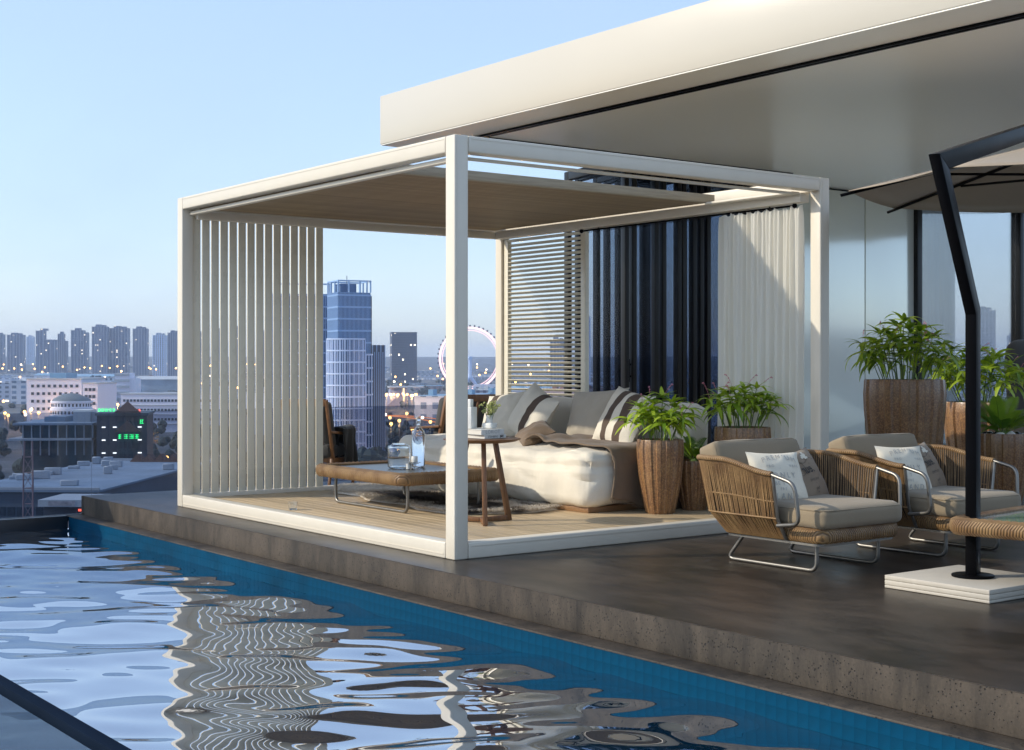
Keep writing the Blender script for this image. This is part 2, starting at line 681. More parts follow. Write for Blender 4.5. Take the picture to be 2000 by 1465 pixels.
def window_mat(name, wall, glass, cw, ch, lit=.05, fx=.55, fz=.6, rough=.5, warm=(1.0, .72, .38), power=2.5, lean=0.0):
    """facade of small windows too far off to tell apart, some of them lit"""
    m, t, out = new_mat(name)
    tc = N(t, 'ShaderNodeTexCoord')
    ge = N(t, 'ShaderNodeNewGeometry')
    sp = N(t, 'ShaderNodeSeparateXYZ')
    t.links.new(tc.outputs['Object'], sp.inputs[0])
    vt = N(t, 'ShaderNodeVectorTransform', vector_type='NORMAL', convert_from='WORLD', convert_to='OBJECT')
    t.links.new(ge.outputs['True Normal'], vt.inputs[0])
    sn = N(t, 'ShaderNodeSeparateXYZ')
    t.links.new(vt.outputs[0], sn.inputs[0])
    nx = math_n(t, 'GREATER_THAN', math_n(t, 'ABSOLUTE', sn.outputs[0]), .6)
    nz_ = math_n(t, 'GREATER_THAN', math_n(t, 'ABSOLUTE', sn.outputs[2]), .6)
    h = math_n(t, 'ADD', math_n(t, 'MULTIPLY', sp.outputs[1], nx), math_n(t, 'MULTIPLY', sp.outputs[0], math_n(t, 'SUBTRACT', 1.0, nx)))
    hx = math_n(t, 'DIVIDE', h, cw)
    hz = math_n(t, 'DIVIDE', sp.outputs[2], ch)
    ax = math_n(t, 'LESS_THAN', math_n(t, 'FRACT', hx), fx)
    az = math_n(t, 'LESS_THAN', math_n(t, 'FRACT', hz), fz)
    mask = math_n(t, 'MULTIPLY', math_n(t, 'MULTIPLY', ax, az), math_n(t, 'SUBTRACT', 1.0, nz_))
    cb = N(t, 'ShaderNodeCombineXYZ')
    t.links.new(math_n(t, 'FLOOR', hx), cb.inputs[0])
    t.links.new(math_n(t, 'FLOOR', hz), cb.inputs[1])
    oi = N(t, 'ShaderNodeObjectInfo')
    t.links.new(math_n(t, 'ADD', math_n(t, 'MULTIPLY', oi.outputs['Random'], 57.0), math_n(t, 'MULTIPLY', nx, 13.0)), cb.inputs[2])
    wn = N(t, 'ShaderNodeTexWhiteNoise')
    t.links.new(cb.outputs[0], wn.inputs[0])
    on = math_n(t, 'MULTIPLY', math_n(t, 'GREATER_THAN', wn.outputs[0], 1.0 - lit), mask)
    f = noise_tex(t, tc.outputs['Object'], .05, 3)
    wc = ramp(t, f, [(.3, [x * .85 for x in wall]), (.7, [min(1, x * 1.1) for x in wall])])
    wc = mix(t, 1.0, wc, ramp(t, oi.outputs['Random'], [(0, (.82, .82, .86)), (1, (1.15, 1.12, 1.1))]), 'MULTIPLY')
    gc = mix(t, wn.outputs[0], [x * .6 for x in glass], [x * 1.4 for x in glass])
    c = mix(t, mask, wc, gc)
    p = pbsdf(t, out, c, rough)
    t.links.new(mix(t, wn.outputs[0], warm, (1, .85, .6)), p.inputs['Emission Color'])
    t.links.new(math_n(t, 'MULTIPLY', on, power), p.inputs['Emission Strength'])
    return m


def emit(name, col, s):
    m, t, out = new_mat(name)
    e = N(t, 'ShaderNodeEmission')
    e.inputs[0].default_value = c4(col)
    e.inputs[1].default_value = s
    t.links.new(e.outputs[0], out.inputs[0])
    return m

# ================================================================== terrace, pool, ledge
def struct(name, mb, m, **k):
    return tag(mb.build(name, m, **k), kind='structure')


ZL = -0.165          # ledge level
ZW = -0.285          # water level
YE = 5.44            # far end of the terrace
deck = MB()
deck.box(-.30, 16, -9.5, YE, -.30, 0)
deck.box(5.0, 16, YE + .002, 7.0, -.30, -.001)
struct('terrace_floor', deck, DECKC)
struct('bounce_floor', MB().box(3.50, 13.4, 1.0, 4.50, .003, .012), simple('pale_bounce_floor', (.74, .68, .56), .5, var=.05, scale=2.0))  # added pale floor, hidden from the camera, bounces sun up to the soffit
BOUNCEP = simple('pale_bounce_paving', (.50, .47, .41), .7, var=.08, scale=2.0)
struct('bounce_paving', MB().box(-.28, 15.9, -9.48, -4.7, .003, .010), BOUNCEP)  # unseen pale surface, invented to throw light under the roof
# the pitted riser that shows above the ledge stands 3 mm proud of the slab
struct('terrace_riser', MB().box(-.3018, -.296, -9.5, YE - .05, ZL + .001, -.004), SLABC)
struct('terrace_riser_end', MB().box(-.303, -.10, YE - .049, YE + .003, ZL + .001, -.004), SLABC)
struct('pool_ledge', MB().box(-.445, -.304, -9.5, YE, ZL - .010, ZL), SLABC, bevel=.003)
struct('roof_block', MB().box(-7.5, 16, -9.6, YE + .1, -36.5, -.95), SLABC)
struct('near_walkway', MB().box(-7.5, -3.97, -9.5, YE, -.94, -.31), SLABC)
pool = MB()
pool.box(-.435, -.31, -9.5, YE - .06, -.94, ZL - .0105)
pw = struct('pool_side_wall', pool, GROUT)
tl_me = MB().box(-.006, .0, -.0285, .0285, -.0280, .0280).mesh('tile', TILE)
ty = -4.2
n_t = 0
while ty < 1.0 and n_t < 290:
    for zz in (ZL - .038, ZL - .0945, ZL - .151):
        o = link('tile', tl_me, pw, (-.4352, ty, zz))
        n_t += 1
    ty += .0575
rest = MB()
while ty < YE - .08:
    for zz in (ZL - .038, ZL - .0945, ZL - .151):
        rest.box(-.4405, -.4352, ty - .0282, ty + .0282, zz - .0277, zz + .0277)
    ty += .0575
ty = -4.2575
while ty > -6.5:
    for zz in (ZL - .038, ZL - .0945, ZL - .151):
        rest.box(-.4405, -.4352, ty - .0282, ty + .0282, zz - .0277, zz + .0277)
    ty -= .0575
tag(rest.build('tile_field', TILE, pw, bevel=0), kind='stuff')
struct('pool_end_wall', MB().box(-3.96, -.446, YE - .06, YE, -.94, ZL), DARKT, bevel=.004)
struct('pool_floor', MB().box(-3.96, -.44, -9.5, YE - .061, -.945, -.90), GROUT)

# water: real ripples, a sum of long-crested waves
nu, nv = 150, 620
ux = np.linspace(-3.955, -.437, nu + 1)
vy = np.linspace(-9.4, YE - .065, nv + 1)
U, V = np.meshgrid(ux, vy, indexing='ij')
H = np.zeros_like(U)
for i in range(46):
    lam = .16 + 1.05 * NPR.rand() ** 1.5
    base = math.atan2(CC, SS)
    a = base + NPR.normal(0, .62)
    k = 2 * math.pi / lam
    ph = NPR.rand() * 6.283
    H += (.0000 + .0100 * lam) * .62 * NPR.rand() * np.sin(k * (U * math.cos(a) + V * math.sin(a)) + ph + .6 * np.sin(U * 1.7 + V * 1.1 + ph * 3))
Dv = np.sqrt((U - CAM.x) ** 2 + (V - CAM.y) ** 2)
H *= .62
co = np.stack([U, V, H + ZW], -1).reshape(-1, 3)
idx = np.arange((nu + 1) * (nv + 1)).reshape(nu + 1, nv + 1)
fa = np.stack([idx[:-1, :-1], idx[1:, :-1], idx[1:, 1:], idx[:-1, 1:]], -1).reshape(-1, 4)
me = bpy.data.meshes.new('water')
me.from_pydata(co.tolist(), [], fa.tolist())
me.polygons.foreach_set('use_smooth', [True] * len(me.polygons))
me.materials.append(WATER)
tag(link('water', me), kind='structure')

# far glass balustrade, along the roof edge
bal = thing('glass_balustrade', 'smoked glass balustrade along the far roof edge facing the city', 'balustrade', (0, YE + .03, 0))
xs = [-3.95 + 1.25 * i for i in range(8)]
for i, x in enumerate(xs[:-1]):
    z0 = ZL if x < -.4 else 0.0
    MB().box(x + .0012, x + 1.2488, -.006, .006, -.16, .745).build('pane', GLASSB, bal)
MB().box(-3.95, 4.8, -.014, .014, -.22, -.165).build('base_channel', BLACKM, bal)
# near glass wall of the pool with its dark rail
nb = thing('pool_glass_wall', 'glass pool wall with a dark blue top rail in the near corner', 'balustrade', (-3.91, 0, 0))
RAILM = simple('rail_navy', (.007, .014, .028), .8, 0, Specular_IOR_Level=.02)
MB().box(-.014, .014, -9.5, YE - .1, .536, .557).build('top_rail', RAILM, nb, bevel=.003)
GLASSP = make_glass('pool_wall_glass', (.70, .78, .84), .02)
for i in range(6):
    y0 = -9.5 + i * 2.9
    MB().box(-.006, .006, y0 + .004, min(y0 + 2.894, YE - .1), -.30, .533).build('pane', GLASSP, nb)

# ================================================================== pavilion
pav = thing('pavilion', 'cream flat roofed glass pavilion with deep overhang behind the pergola', 'building', (0, 0, 0))
def plate(P, z0, z1):
    n_ = len(P)
    return MB().add([(a, b, z0) for a, b in P] + [(a, b, z1) for a, b in P], [tuple(range(n_ - 1, -1, -1)), tuple(range(n_, 2 * n_))] + [(i, (i + 1) % n_, n_ + (i + 1) % n_, n_ + i) for i in range(n_)])


plate([(2.945, 5.68), (2.945, -2.2), (3.6, -2.2), (13.9, 4.58), (13.9, 5.68)], 3.462, 3.965).build('roof_slab', CREAM, pav, bevel=.006)  # slanted outer edge is invented, out of view, to admit sky light below
plate([(2.952, 5.672), (2.952, -2.19), (3.596, -2.19), (13.89, 4.585), (13.89, 5.672)], 3.452, 3.4605).build('soffit', SOFFIT, pav)
tk = MB()
tk.box(3.385, 3.425, -2.15, 4.62, 3.432, 3.4515)
tk.box(3.440, 3.480, -2.15, 4.62, 3.432, 3.4515)
tk.build('ceiling_track', BLACKM, pav, bevel=.008, seg=3)
tk = MB()
tk.box(3.49, 8.0, 4.545, 4.575, 3.436, 3.4515)
tk.box(3.49, 8.0, 4.590, 4.620, 3.436, 3.4515)
tk.build('ceiling_track', BLACKM, pav, bevel=.006)
for x0, x1 in ((7.60, 8.70), (8.715, 10.105), (10.125, 11.13)):
    MB().box(x0, x1, 5.2, 5.3, .03, 3.425).build('wall_panel', WALLP, pav, bevel=.003)
MB().box(7.62, 11.1, 5.24, 5.29, .0, 3.45).build('wall_backing', BLACKM, pav)
for x in (11.19, 13.57):
    MB().box(x - .055, x + .055, 5.14, 5.30, .0, 3.4515).build('mullion', DOORM, pav, bevel=.012, seg=3)
for x0, x1 in ((11.246, 13.514),):
    MB().box(x0, x1, 5.215, 5.227, .06, 3.40).build('window_pane', GLASSW, pav)
    MB().box(x0, x1, 5.18, 5.26, .0, .058).build('window_sill', DOORM, pav)
    MB().box(x0, x1, 5.18, 5.26, 3.402, 3.451).build('window_head', DOORM, pav)


def sheer(u, v):
    x = 11.26 + 1.0 * u
    return (x, 5.36 + .035 * math.sin(u * 44) + .015 * math.sin(u * 97 + 1), .05 + 3.38 * v)


MB().grid(sheer, 140, 2).build('sheer_curtain', SHEERM, pav)

# folding doors: narrow leaves standing open in three stacks
L = 1.42
st = MB()
st.box(-.029, .029, 0, .10, 0, 3.40)
st.box(-.029, .029, L - .10, L, 0, 3.40)
st.box(-.029, .029, .1005, L - .1005, 0, .11)
st.box(-.029, .029, .1005, L - .1005, 3.29, 3.40)
leaf_me = st.mesh('folding_door', DOORM, bevel=.014, seg=4)
pane_me = MB().box(-.005, .005, .1015, L - .1015, .111, 3.289).mesh('pane', GLASSD)
han_me = MB().tube([(-.05, .04, .95), (-.05, .04, 1.2)], .01, 8).box(-.05, -.03, .03, .05, 1.0, 1.02).box(-.05, -.03, .03, .05, 1.13, 1.15).mesh('handle', BLACKM)
nears = [5.42, 5.53, 5.86, 5.97, 6.20, 6.275, 6.44, 6.55, 6.66, 7.18, 7.28, 7.38, 7.48, 7.58, 7.68]
for i, x in enumerate(nears):
    lf = link('folding_door', leaf_me, pav, (x, 4.60, .03), (0, 0, -R(11.5 + (1.2 if i % 2 else -.6))))
    link('pane', pane_me, lf)
    if i in (1, 9):
        link('handle', han_me, lf)

# ================================================================== pergola
PX, PY, PH = 3.345, 4.05, 2.54
per = thing('pergola', 'white aluminium pergola with slatted wooden roof and side screens', 'pergola', (0, 0, 0))
FL = .07
pm = MB().box(0, .1, 0, .1, 0, PH)
post_me = pm.mesh('post', WHITE, bevel=.009, seg=3)
for x in (0, PX - .1):
    for y in (0, PY - .1):
        p = link('post', post_me, per, (x, y, 0))
        if y == 0:
            MB().box(.014, .019, -.0025, .004, .02, PH - .02).build('bead', WHITE, p)


def beam(name, x0, x1, y0, y1, z0, z1, bead=None):
    o = MB().box(x0, x1, y0, y1, z0, z1).build(name, WHITE, per, bevel=.009, seg=3)
    if bead:
        MB().box(*bead).build('bead', WHITE, o)
    return o


E3 = .0025
beam('beam', 0.0, .1, .1 + E3, PY - .1 - E3, PH - .1, PH, (-.0025, .004, .12, PY - .12, PH - .020, PH - .015))
beam('beam', PX - .1, PX, .1 + E3, PY - .1 - E3, PH - .1, PH)
beam('beam', .1 + E3, PX - .1 - E3, 0.0, .1, PH - .1, PH, (.12, PX - .12, -.0025, .004, PH - .020, PH - .015))
beam('beam', .1 + E3, PX - .1 - E3, PY - .1, PY, PH - .1, PH)
beam('bottom_rail', 0.0, .1, .1 + E3, PY - .1 - E3, 0, .10, (-.003, .004, .12, PY - .12, .024, .030))
beam('bottom_rail', PX - .1, PX, .1 + E3, PY - .1 - E3, 0, .10)
beam('bottom_rail', .1 + E3, PX - .1 - E3, 0.0, .1, 0, .10, (.12, PX - .12, -.003, .004, .074, .080))
beam('bottom_rail', .1 + E3, PX - .1 - E3, PY - .1, PY, 0, .10)
# inner roof tracks
beam('roof_track', .06, .11, .103, PY - .103, 2.395, 2.425)
beam('roof_track', PX - .20, PX - .103, .103, PY - .103, 2.36, 2.432)
beam('roof_track', PX - .30, PX - .203, .103, 1.0, 2.415, 2.435)
beam('roof_track', .113, PX - .303, .075, .105, 2.405, 2.425)
beam('roof_track', .113, PX - .205, PY - .15, PY - .103, 2.36, 2.43)
# decking
n = 36
pwid = (PX - .204) / n
plank_me = []
for k in range(3):
    mb = MB().box(.0015, pwid - .0015, .103, PY - .103, .02, FL)
    g = pwid / 3
    plank_me.append(mb.mesh('plank', DECKW, bevel=.003, seg=1))
for i in range(n):
    link('plank', plank_me[i % 3], per, (.102 + i * pwid, 0, -.0005 * (i % 2)))
# retractable slatted roof, pulled back from the near side
RY0, RY1 = 1.0, PY - .155
slat_me = MB().box(.125, PX - .21, -.0255, .0255, 2.440, 2.474).mesh('roof_slat', ROOFW, bevel=.003, seg=1)
ns = 48
for i in range(ns):
    link('roof_slat', slat_me, per, (0, RY0 + .055 + (RY1 - RY0 - .08) * i / (ns - 1), 0))
ROOFE = wood('roof_edge_wood', (.36, .29, .19), (.52, .43, .30), 6, 0, .5)
MB().box(.12, PX - .205, RY0 - .02, RY0 + .022, 2.430, 2.497).build('roof_edge', ROOFE, per, bevel=.005)
MB().box(.125, PX - .21, RY0 + .024, RY1, 2.476, 2.494).build('roof_cover', ROOFW, per)
# vertical slat screen at the back left
sl_me = MB().box(-.0338, .0338, -.0085, .0085, .102, 2.432).mesh('screen_slat', SLATP, bevel=.004, seg=2)
for i in range(15):
    link('screen_slat', sl_me, per, (.145 + i * .0823, PY - .055, 0), (0, 0, R(-4)))
MB().box(.102, 1.36, PY - .075, PY - .035, 2.4325, 2.4395).build('screen_rail', SLATP, per)
# horizontal louvre panel at the back right
lo = MB()
for y in (2.76, 3.915):
    lo.box(PX - .075, PX - .03, y - .035, y + .03, .101, 2.358)
lo.box(PX - .075, PX - .03, 2.795, 3.878, .101, .15)
lo.box(PX - .075, PX - .03, 2.795, 3.878, 2.335, 2.358)
lo.build('louvre_frame', SLATP, per, bevel=.004)
bl_me = MB().box(-.021, .021, 2.793, 3.882, -.003, .003).mesh('louvre_blade', SLATP, bevel=.002, seg=1)
nb_ = 52
for i in range(nb_):
    link('louvre_blade', bl_me, per, (PX - .0525, 0, .19 + i * (2.11 / (nb_ - 1))), (0, R(27), 0))

# ================================================================== soft shapes
def softbox(sx, sy, sz, r, n=14, puff=(0, 0, .02), amp=.0, nf=3.0, seed=0.0, M=None, flatten=0.0):
    """rounded box cushion centred on the origin, as an MB"""
    bm = bmesh.new()
    bmesh.ops.create_cube(bm, size=2.0)
    bmesh.ops.subdivide_edges(bm, edges=bm.edges, cuts=n, use_grid_fill=True)
    hx, hy, hz = sx / 2, sy / 2, sz / 2
    r = min(r, hx * .98, hy * .98, hz * .98)
    for v in bm.verts:
        a, b, c = v.co

        def sp(t, h):
            k = r / h
            s_ = 1 if t >= 0 else -1
            return s_ * (1 - (1 - abs(t)) ** 1.0) * h
        p = Vector((sp(a, hx), sp(b, hy), sp(c, hz)))
        q = Vector((max(-hx + r, min(hx - r, p.x)), max(-hy + r, min(hy - r, p.y)), max(-hz + r, min(hz - r, p.z))))
        d = p - q
        if d.length > 1e-6:
            p = q + d.normalized() * r
        fx, fy, fz = 1 - (p.x / hx) ** 2, 1 - (p.y / hy) ** 2, 1 - (p.z / hz) ** 2
        p.x += puff[0] * (1 if p.x > 0 else -1) * max(0, fy * fz) * abs(p.x / hx) ** 3
        p.y += puff[1] * (1 if p.y > 0 else -1) * max(0, fx * fz) * abs(p.y / hy) ** 3
        p.z += puff[2] * (1 if p.z > 0 else -1) * max(0, fx * fy) * abs(p.z / hz) ** 3
        if amp:
            w_ = Vector((nz(p.x * nf + seed, p.y * nf, p.z * nf), nz(p.x * nf, p.y * nf + seed + 7, p.z * nf), nz(p.x * nf, p.y * nf, p.z * nf + seed + 13)))
            p += w_ * amp
        v.co = p
    mb = MB()
    bm.verts.index_update()
    mb.add([v.co.copy() for v in bm.verts], [tuple(v.index for v in f.verts) for f in bm.faces], M)
    bm.free()
    return mb


def pillow_z(x, y, w, h, t):
    a, b = abs(2 * x / w), abs(2 * y / h)
    a, b = min(a, 1), min(b, 1)
    return t / 2 * (max(0, (1 - a ** 2.6) * (1 - b ** 2.6))) ** .55


def pillow(w, h, t, n=26, seed=0.0, amp=.006):
    """scatter cushion in the xy plane, bulging along z"""
    mb = MB()
    for s in (1, -1):
        def fn(u, v):
            a, b = 2 * u - 1, 2 * v - 1
            x, y = a * w / 2, b * h / 2
            x *= 1 - .07 * (1 - b * b)
            y *= 1 - .07 * (1 - a * a)
            z = s * pillow_z(a * w / 2, b * h / 2, w, h, t)
            e = max(0, (1 - a ** 8) * (1 - b ** 8))
            z += e * amp * 2.2 * nz(x * 7 + seed, y * 7, s * 3) + e * amp * nz(x * 17 + seed, y * 17, s * 5)
            x += (1 - e) * amp * nz(y * 22 + seed, x * 22)
            return (x, y, z)
        mb.grid(fn, n, n, flip=(s < 0))
    return mb


def text_mesh(body, size, mat_, mirror=False, bold=0.0, font_shear=0.0, space=1.0):
    cu = bpy.data.curves.new('txt', 'FONT')
    cu.body = body
    cu.size = size
    cu.align_x = 'CENTER'
    cu.align_y = 'CENTER'
    cu.resolution_u = 2
    cu.offset = bold
    cu.shear = font_shear
    cu.space_character = space
    o = bpy.data.objects.new('txt', cu)
    COL.objects.link(o)
    bpy.context.view_layer.update()
    me_ = bpy.data.meshes.new_from_object(o.evaluated_get(bpy.context.evaluated_depsgraph_get()))
    bpy.data.objects.remove(o)
    bm = bmesh.new()
    bm.from_mesh(me_)
    bmesh.ops.triangulate(bm, faces=bm.faces)
    if mirror:
        for v in bm.verts:
            v.co.x = -v.co.x
    vs = [v.co.copy() for v in bm.verts]
    bm.verts.index_update()
    fs = [tuple(v.index for v in f.verts) for f in bm.faces]
    bm.free()
    bpy.data.meshes.remove(me_)
    return vs, fs


def print_on_pillow(lines, w, h, t, mat_, parent, mirror=False, name='lettering'):
    mb = MB()
    for (body, size, x, y, kw) in lines:
        arch = kw.get('arch', 0)
        vs, fs = text_mesh(body, size, None, mirror, kw.get('bold', 0), kw.get('shear', 0), kw.get('space', 1.0))
        out = []
        for p in vs:
            px_, py_ = p.x + x, p.y + y - arch * p.x * p.x
            out.append((px_, py_, pillow_z(px_, py_, w, h, t) + .0035))
        mb.add(out, fs)
    return mb.build(name, mat_, parent, smooth=False)


# ================================================================== day bed with cushions
bx0, bx1, by0, by1 = 1.85, 3.17, 1.02, 3.62
bed = thing('day_bed', 'big white day bed with slipcover on a low wooden plinth in the pergola', 'bed', ((bx0 + bx1) / 2, (by0 + by1) / 2, FL))
W_, D_ = bx1 - bx0, by1 - by0
MB().box(-W_ / 2 + .07, W_ / 2 - .05, -D_ / 2 + .045, D_ / 2 - .10, 0, .045).build('plinth', PLINTH, bed, bevel=.006)
mb = softbox(W_, D_, .43, .085, 52, (.045, .04, .012), .040, 2.3, 3.0)
for i, p in enumerate(mb.v):
    x, y, z = p
    # slight hem and pinched seam under the top edge, vertical gathers on the faces
    k = max(0, 1 - abs(z - .10) / .05)
    q = Vector(p)
    out_ = Vector((x / (W_ / 2), y / (D_ / 2), 0))
    if abs(out_.x) > .9 or abs(out_.y) > .9:
        q -= Vector((out_.x if abs(out_.x) > .9 else 0, out_.y if abs(out_.y) > .9 else 0, 0)) * (.014 * k)
        q += Vector((out_.x if abs(out_.x) > .9 else 0, out_.y if abs(out_.y) > .9 else 0, 0)) * .020 * nz((x + y) * 7, z * 1.4, 5)
    q += Vector((nz(x * 11, y * 9, z * 7), nz(x * 9 + 4, y * 11, z * 7), nz(x * 10, y * 10 + 3, z * 8))) * .009
    rg_ = max(0, .28 - abs(nz(x * 3.2 + z * 2, y * 3.2 - z * 3, z * 2.0 + 6))) / .28
    q -= Vector((x / W_, y / D_, .25 * (1 if z > 0 else 0))) * (.030 * rg_ ** 3)
    if z > .15:
        q.z += .020 * nz(x * 5 + y * 2, y * 4 - x, 2)
    mb.v[i] = tuple(q)
mb.build('mattress_cover', LINEN, bed, (0, 0, .03 + .215))
mb = softbox(.30, D_ - .06, .62, .09, 24, (.03, .02, .02), .018, 3.0, 9.0)
mb.build('backrest', LINEN, bed, (W_ / 2 - .15, 0, .05 + .43), (0, R(4), 0))
bz = FL + .05 + .40


def bed_pillow(name, label, x, y, z, w, h, t, m, rx, ry, rz, seed, cat='pillow'):
    """stands on its lower edge, facing the pool (-x)"""
    Mx = Matrix.Rotation(R(rz), 4, 'Z') @ Matrix.Rotation(R(ry), 4, 'Y') @ Matrix.Rotation(R(-90), 4, 'Z') @ Matrix.Rotation(R(90), 4, 'X') @ Matrix.Rotation(R(rx), 4, 'Z')
    o = tag(pillow(w, h, t, 28, seed, .009).build(name, m), label, cat)
    o.matrix_world = Matrix.Translation((x, y, z)) @ Mx
    return o


bed_pillow('pillow', 'cream pillow with one dark brown band, farthest left against the bed back', 2.70, 3.16, bz + .195, .52, .44, .20, STRIPE_B, 8, 24, 6, 1.0)
bed_pillow('pillow', 'cream pillow with a dark brown curved block, second from the bed\'s far end', 2.60, 2.62, bz + .215, .58, .48, .22, STRIPE_C, -18, 26, -8, 2.0)
bed_pillow('pillow', 'plain grey pillow standing behind the two striped ones', 2.80, 2.02, bz + .215, .62, .48, .22, GREYP, 4, 20, 6, 3.0)
bed_pillow('pillow', 'cream pillow with two broad brown stripes, nearest the potted bush', 2.66, 1.52, bz + .215, .54, .50, .20, STRIPE_A, -9, 27, -4, 4.0)
# small throw pillow lying against the curved-block pillow
bed_pillow('pillow', 'small brown and white pillow lying low in front of the others', 2.36, 2.28, bz + .075, .44, .30, .14, THROW, -20, 62, -10, 5.0)


def throw_fn(u, v):
    # u across (x), v along: from the pillows over the bed's near end and down
    s = v * (1.50 + .14 * u)
    x = 2.06 + .86 * u + .05 * nz(v * 4, u * 3) + .09 * v * (u - .3) + .10 * (1 - v) * (1 - u)
    edge = by0 - .035
    top = bz + .022
    yb = 2.17 - s + .06 * nz(u * 3.5, 4.2) - .12 * u
    wr_ = .020 * nz(u * 7, v * 6, 3) + .016 * abs(nz(u * 4 + v * 5, v * 3, 9))
    if yb > edge + .07:
        z = top + max(0, wr_) + .010
        if v < .16:
            z += .03 * math.sin(v / .16 * math.pi)
        return (x, yb, z)
    a = (edge + .07 - yb)
    rr = .08
    if a < rr * 1.57:
        th = a / rr
        return (x, edge + .07 - rr * math.sin(th), top - rr + rr * math.cos(th) + max(0, wr_) * .6 + .008)
    dn = a - rr * 1.57
    return (x, edge - .018 - .02 * math.sin(u * 11 + v) * min(1, dn * 5) - .01, top - rr - dn)


tb = MB().grid(throw_fn, 46, 70)
th_o = tag(tb.build('throw_blanket', THROW), 'brown woven throw over the bed top hanging down its near end', 'throw')
md = th_o.modifiers.new('thick', 'SOLIDIFY')
md.thickness = .012
md.offset = 1
fr_mb = MB()
for i in range(90):
    u = i / 89
    p = Vector(throw_fn(u, 1.0))
    fr_mb.tube([p, p + Vector((.004 * nz(i * .7), -.004, -.020 - .012 * random.random()))], .0022, 4)
tag(fr_mb.build('fringe', THROW, th_o), kind='stuff')


# ================================================================== woven low tables
def rr_path(w, h, r, z, n=6):
    out = []
    for cx_, cy_, a0 in ((w / 2 - r, h / 2 - r, 0), (-w / 2 + r, h / 2 - r, 90), (-w / 2 + r, -h / 2 + r, 180), (w / 2 - r, -h / 2 + r, 270)):
        for k in range(n + 1):
            a = R(a0 + 90 * k / n)
            out.append((cx_ + r * math.cos(a), cy_ + r * math.sin(a), z))
    return out


def rim_mesh(w, h, r, z, hh, dd, sub=4, rib=.045):
    """rounded rim with a leaning outer face, wound with cane"""
    prof = [(-dd, .50 * hh), (-.35 * dd, .62 * hh), (.25 * dd, .45 * hh), (.42 * dd, .10 * hh), (.30 * dd, -.28 * hh), (-.05 * dd, -.5 * hh), (-dd, -.45 * hh)]
    mb = MB()
    base = rr_path(w, h, r, 0, 8)
    # resample
    pts = []
    m = len(base)
    for i in range(m):
        a, b = Vector(base[i]), Vector(base[(i + 1) % m])
        ln = (b - a).length
        kk = max(1, int(ln / .02))
        for j in range(kk):
            pts.append(a.lerp(b, j / kk))
    m = len(pts)
    vs, fs = [], []
    for i in range(m):
        t = (pts[(i + 1) % m] - pts[i - 1]).normalized()
        nrm = Vector((t.y, -t.x, 0))
        g = 1 + rib * (1 if i % 2 else -1)
        for (o_, zz) in prof:
            q = pts[i] + nrm * (o_ * (g if o_ > -dd * .5 else 1))
            vs.append((q.x, q.y, z + zz * (g if o_ > -dd * .5 else 1)))
    k = len(prof)
    for i in range(m):
        j = (i + 1) % m
        for l in range(k):
            n_ = (l + 1) % k
            fs.append((i * k + l, j * k + l, j * k + n_, i * k + n_))
    return mb.add(vs, fs)


STONET = simple('grey_stone_top', (.085, .088, .082), .30, var=.45, scale=5.0)
GLASST = simple('pale_glass_top', (.30, .35, .33), .06, var=.1, Coat_Weight=.6)


def sled(x, y0, y1, z, r=.0125, lean=0.0):
    return arc_path([(x, y0, z), (x, y0, r), (x, y1, r), (x, y1 - lean, z)], .06, 6)


def low_table(label, loc, w, h, zt, top, rz=0.0, rim_h=.085, rib=.055, inset=.13, yin=.12):
    t_ = thing('coffee_table', label, 'table', loc, rz)
    rim_mesh(w, h, .09, zt - .034, rim_h, .05, 4, rib).build('rim', WRAP, t_)
    p = rr_path(w - .07, h - .07, .07, 0)
    m = len(p)
    mb = MB()
    mb.add([(a, b, zt - .016) for a, b, _ in p] + [(a, b, zt - .004) for a, b, _ in p],
           [tuple(range(m - 1, -1, -1)), tuple(range(m, 2 * m))] + [(i, (i + 1) % m, m + (i + 1) % m, m + i) for i in range(m)])
    mb.build('table_top', top, t_)
    MB().add([(a, b, zt - .067) for a, b, _ in p] + [(a, b, zt - .055) for a, b, _ in p],
             [tuple(range(m - 1, -1, -1)), tuple(range(m, 2 * m))] + [(i, (i + 1) % m, m + (i + 1) % m, m + i) for i in range(m)]).build('under_frame', STEEL, t_)
    for s in (-1, 1):
        MB().tube(sled(s * (w / 2 - inset), -h / 2 + yin, h / 2 - yin, zt - .06), .0125, 10).build('leg', STEEL, t_)
    return t_


low_table('low woven table with dark stone top on the pergola decking', (1.155, 2.36, FL), .90, 1.30, .292, STONET)
low_table('low woven table with pale glass top cut by the right picture edge', (1.98, -2.90, 0), 1.15, 1.0, .375, GLASST, R(8), .080, .03, .45, .30)

ZT = FL + .292
# glass jar
jar = thing('glass_jar', 'squat clear glass jar on the stone table top', 'jar', (1.10, 2.37, ZT - .003))
prof = [(.0, .004), (.075, .004), (.088, .016), (.090, .03), (.090, .16), (.084, .175), (.066, .186), (.056, .190), (.056, .198), (.051, .198), (.051, .189), (.062, .182), (.079, .171), (.085, .158), (.085, .03), (.080, .016), (.0, .014)]
MB().lathe(prof, 48, caps=False).build('body', CLEAR, jar, ang=60)
# tall bottle
bot = thing('glass_bottle', 'tall clear glass bottle with a stopper on the stone table', 'bottle', (1.31, 2.42, ZT - .003))
prof = [(0, .003), (.044, .003), (.052, .012), (.053, .26), (.047, .285), (.020, .315), (.015, .33), (.015, .35), (.020, .353), (.020, .360), (.012, .360), (.012, .332), (.017, .313), (.044, .281), (.0495, .26), (.0495, .014), (0, .010)]
MB().lathe(prof, 48, caps=False).build('body', CLEAR, bot, ang=60)
MB().lathe([(0, .340), (.011, .340), (.011, .362), (.020, .368), (.022, .380), (.016, .392), (0, .395)], 24).build('stopper', CLEAR, bot, ang=60)
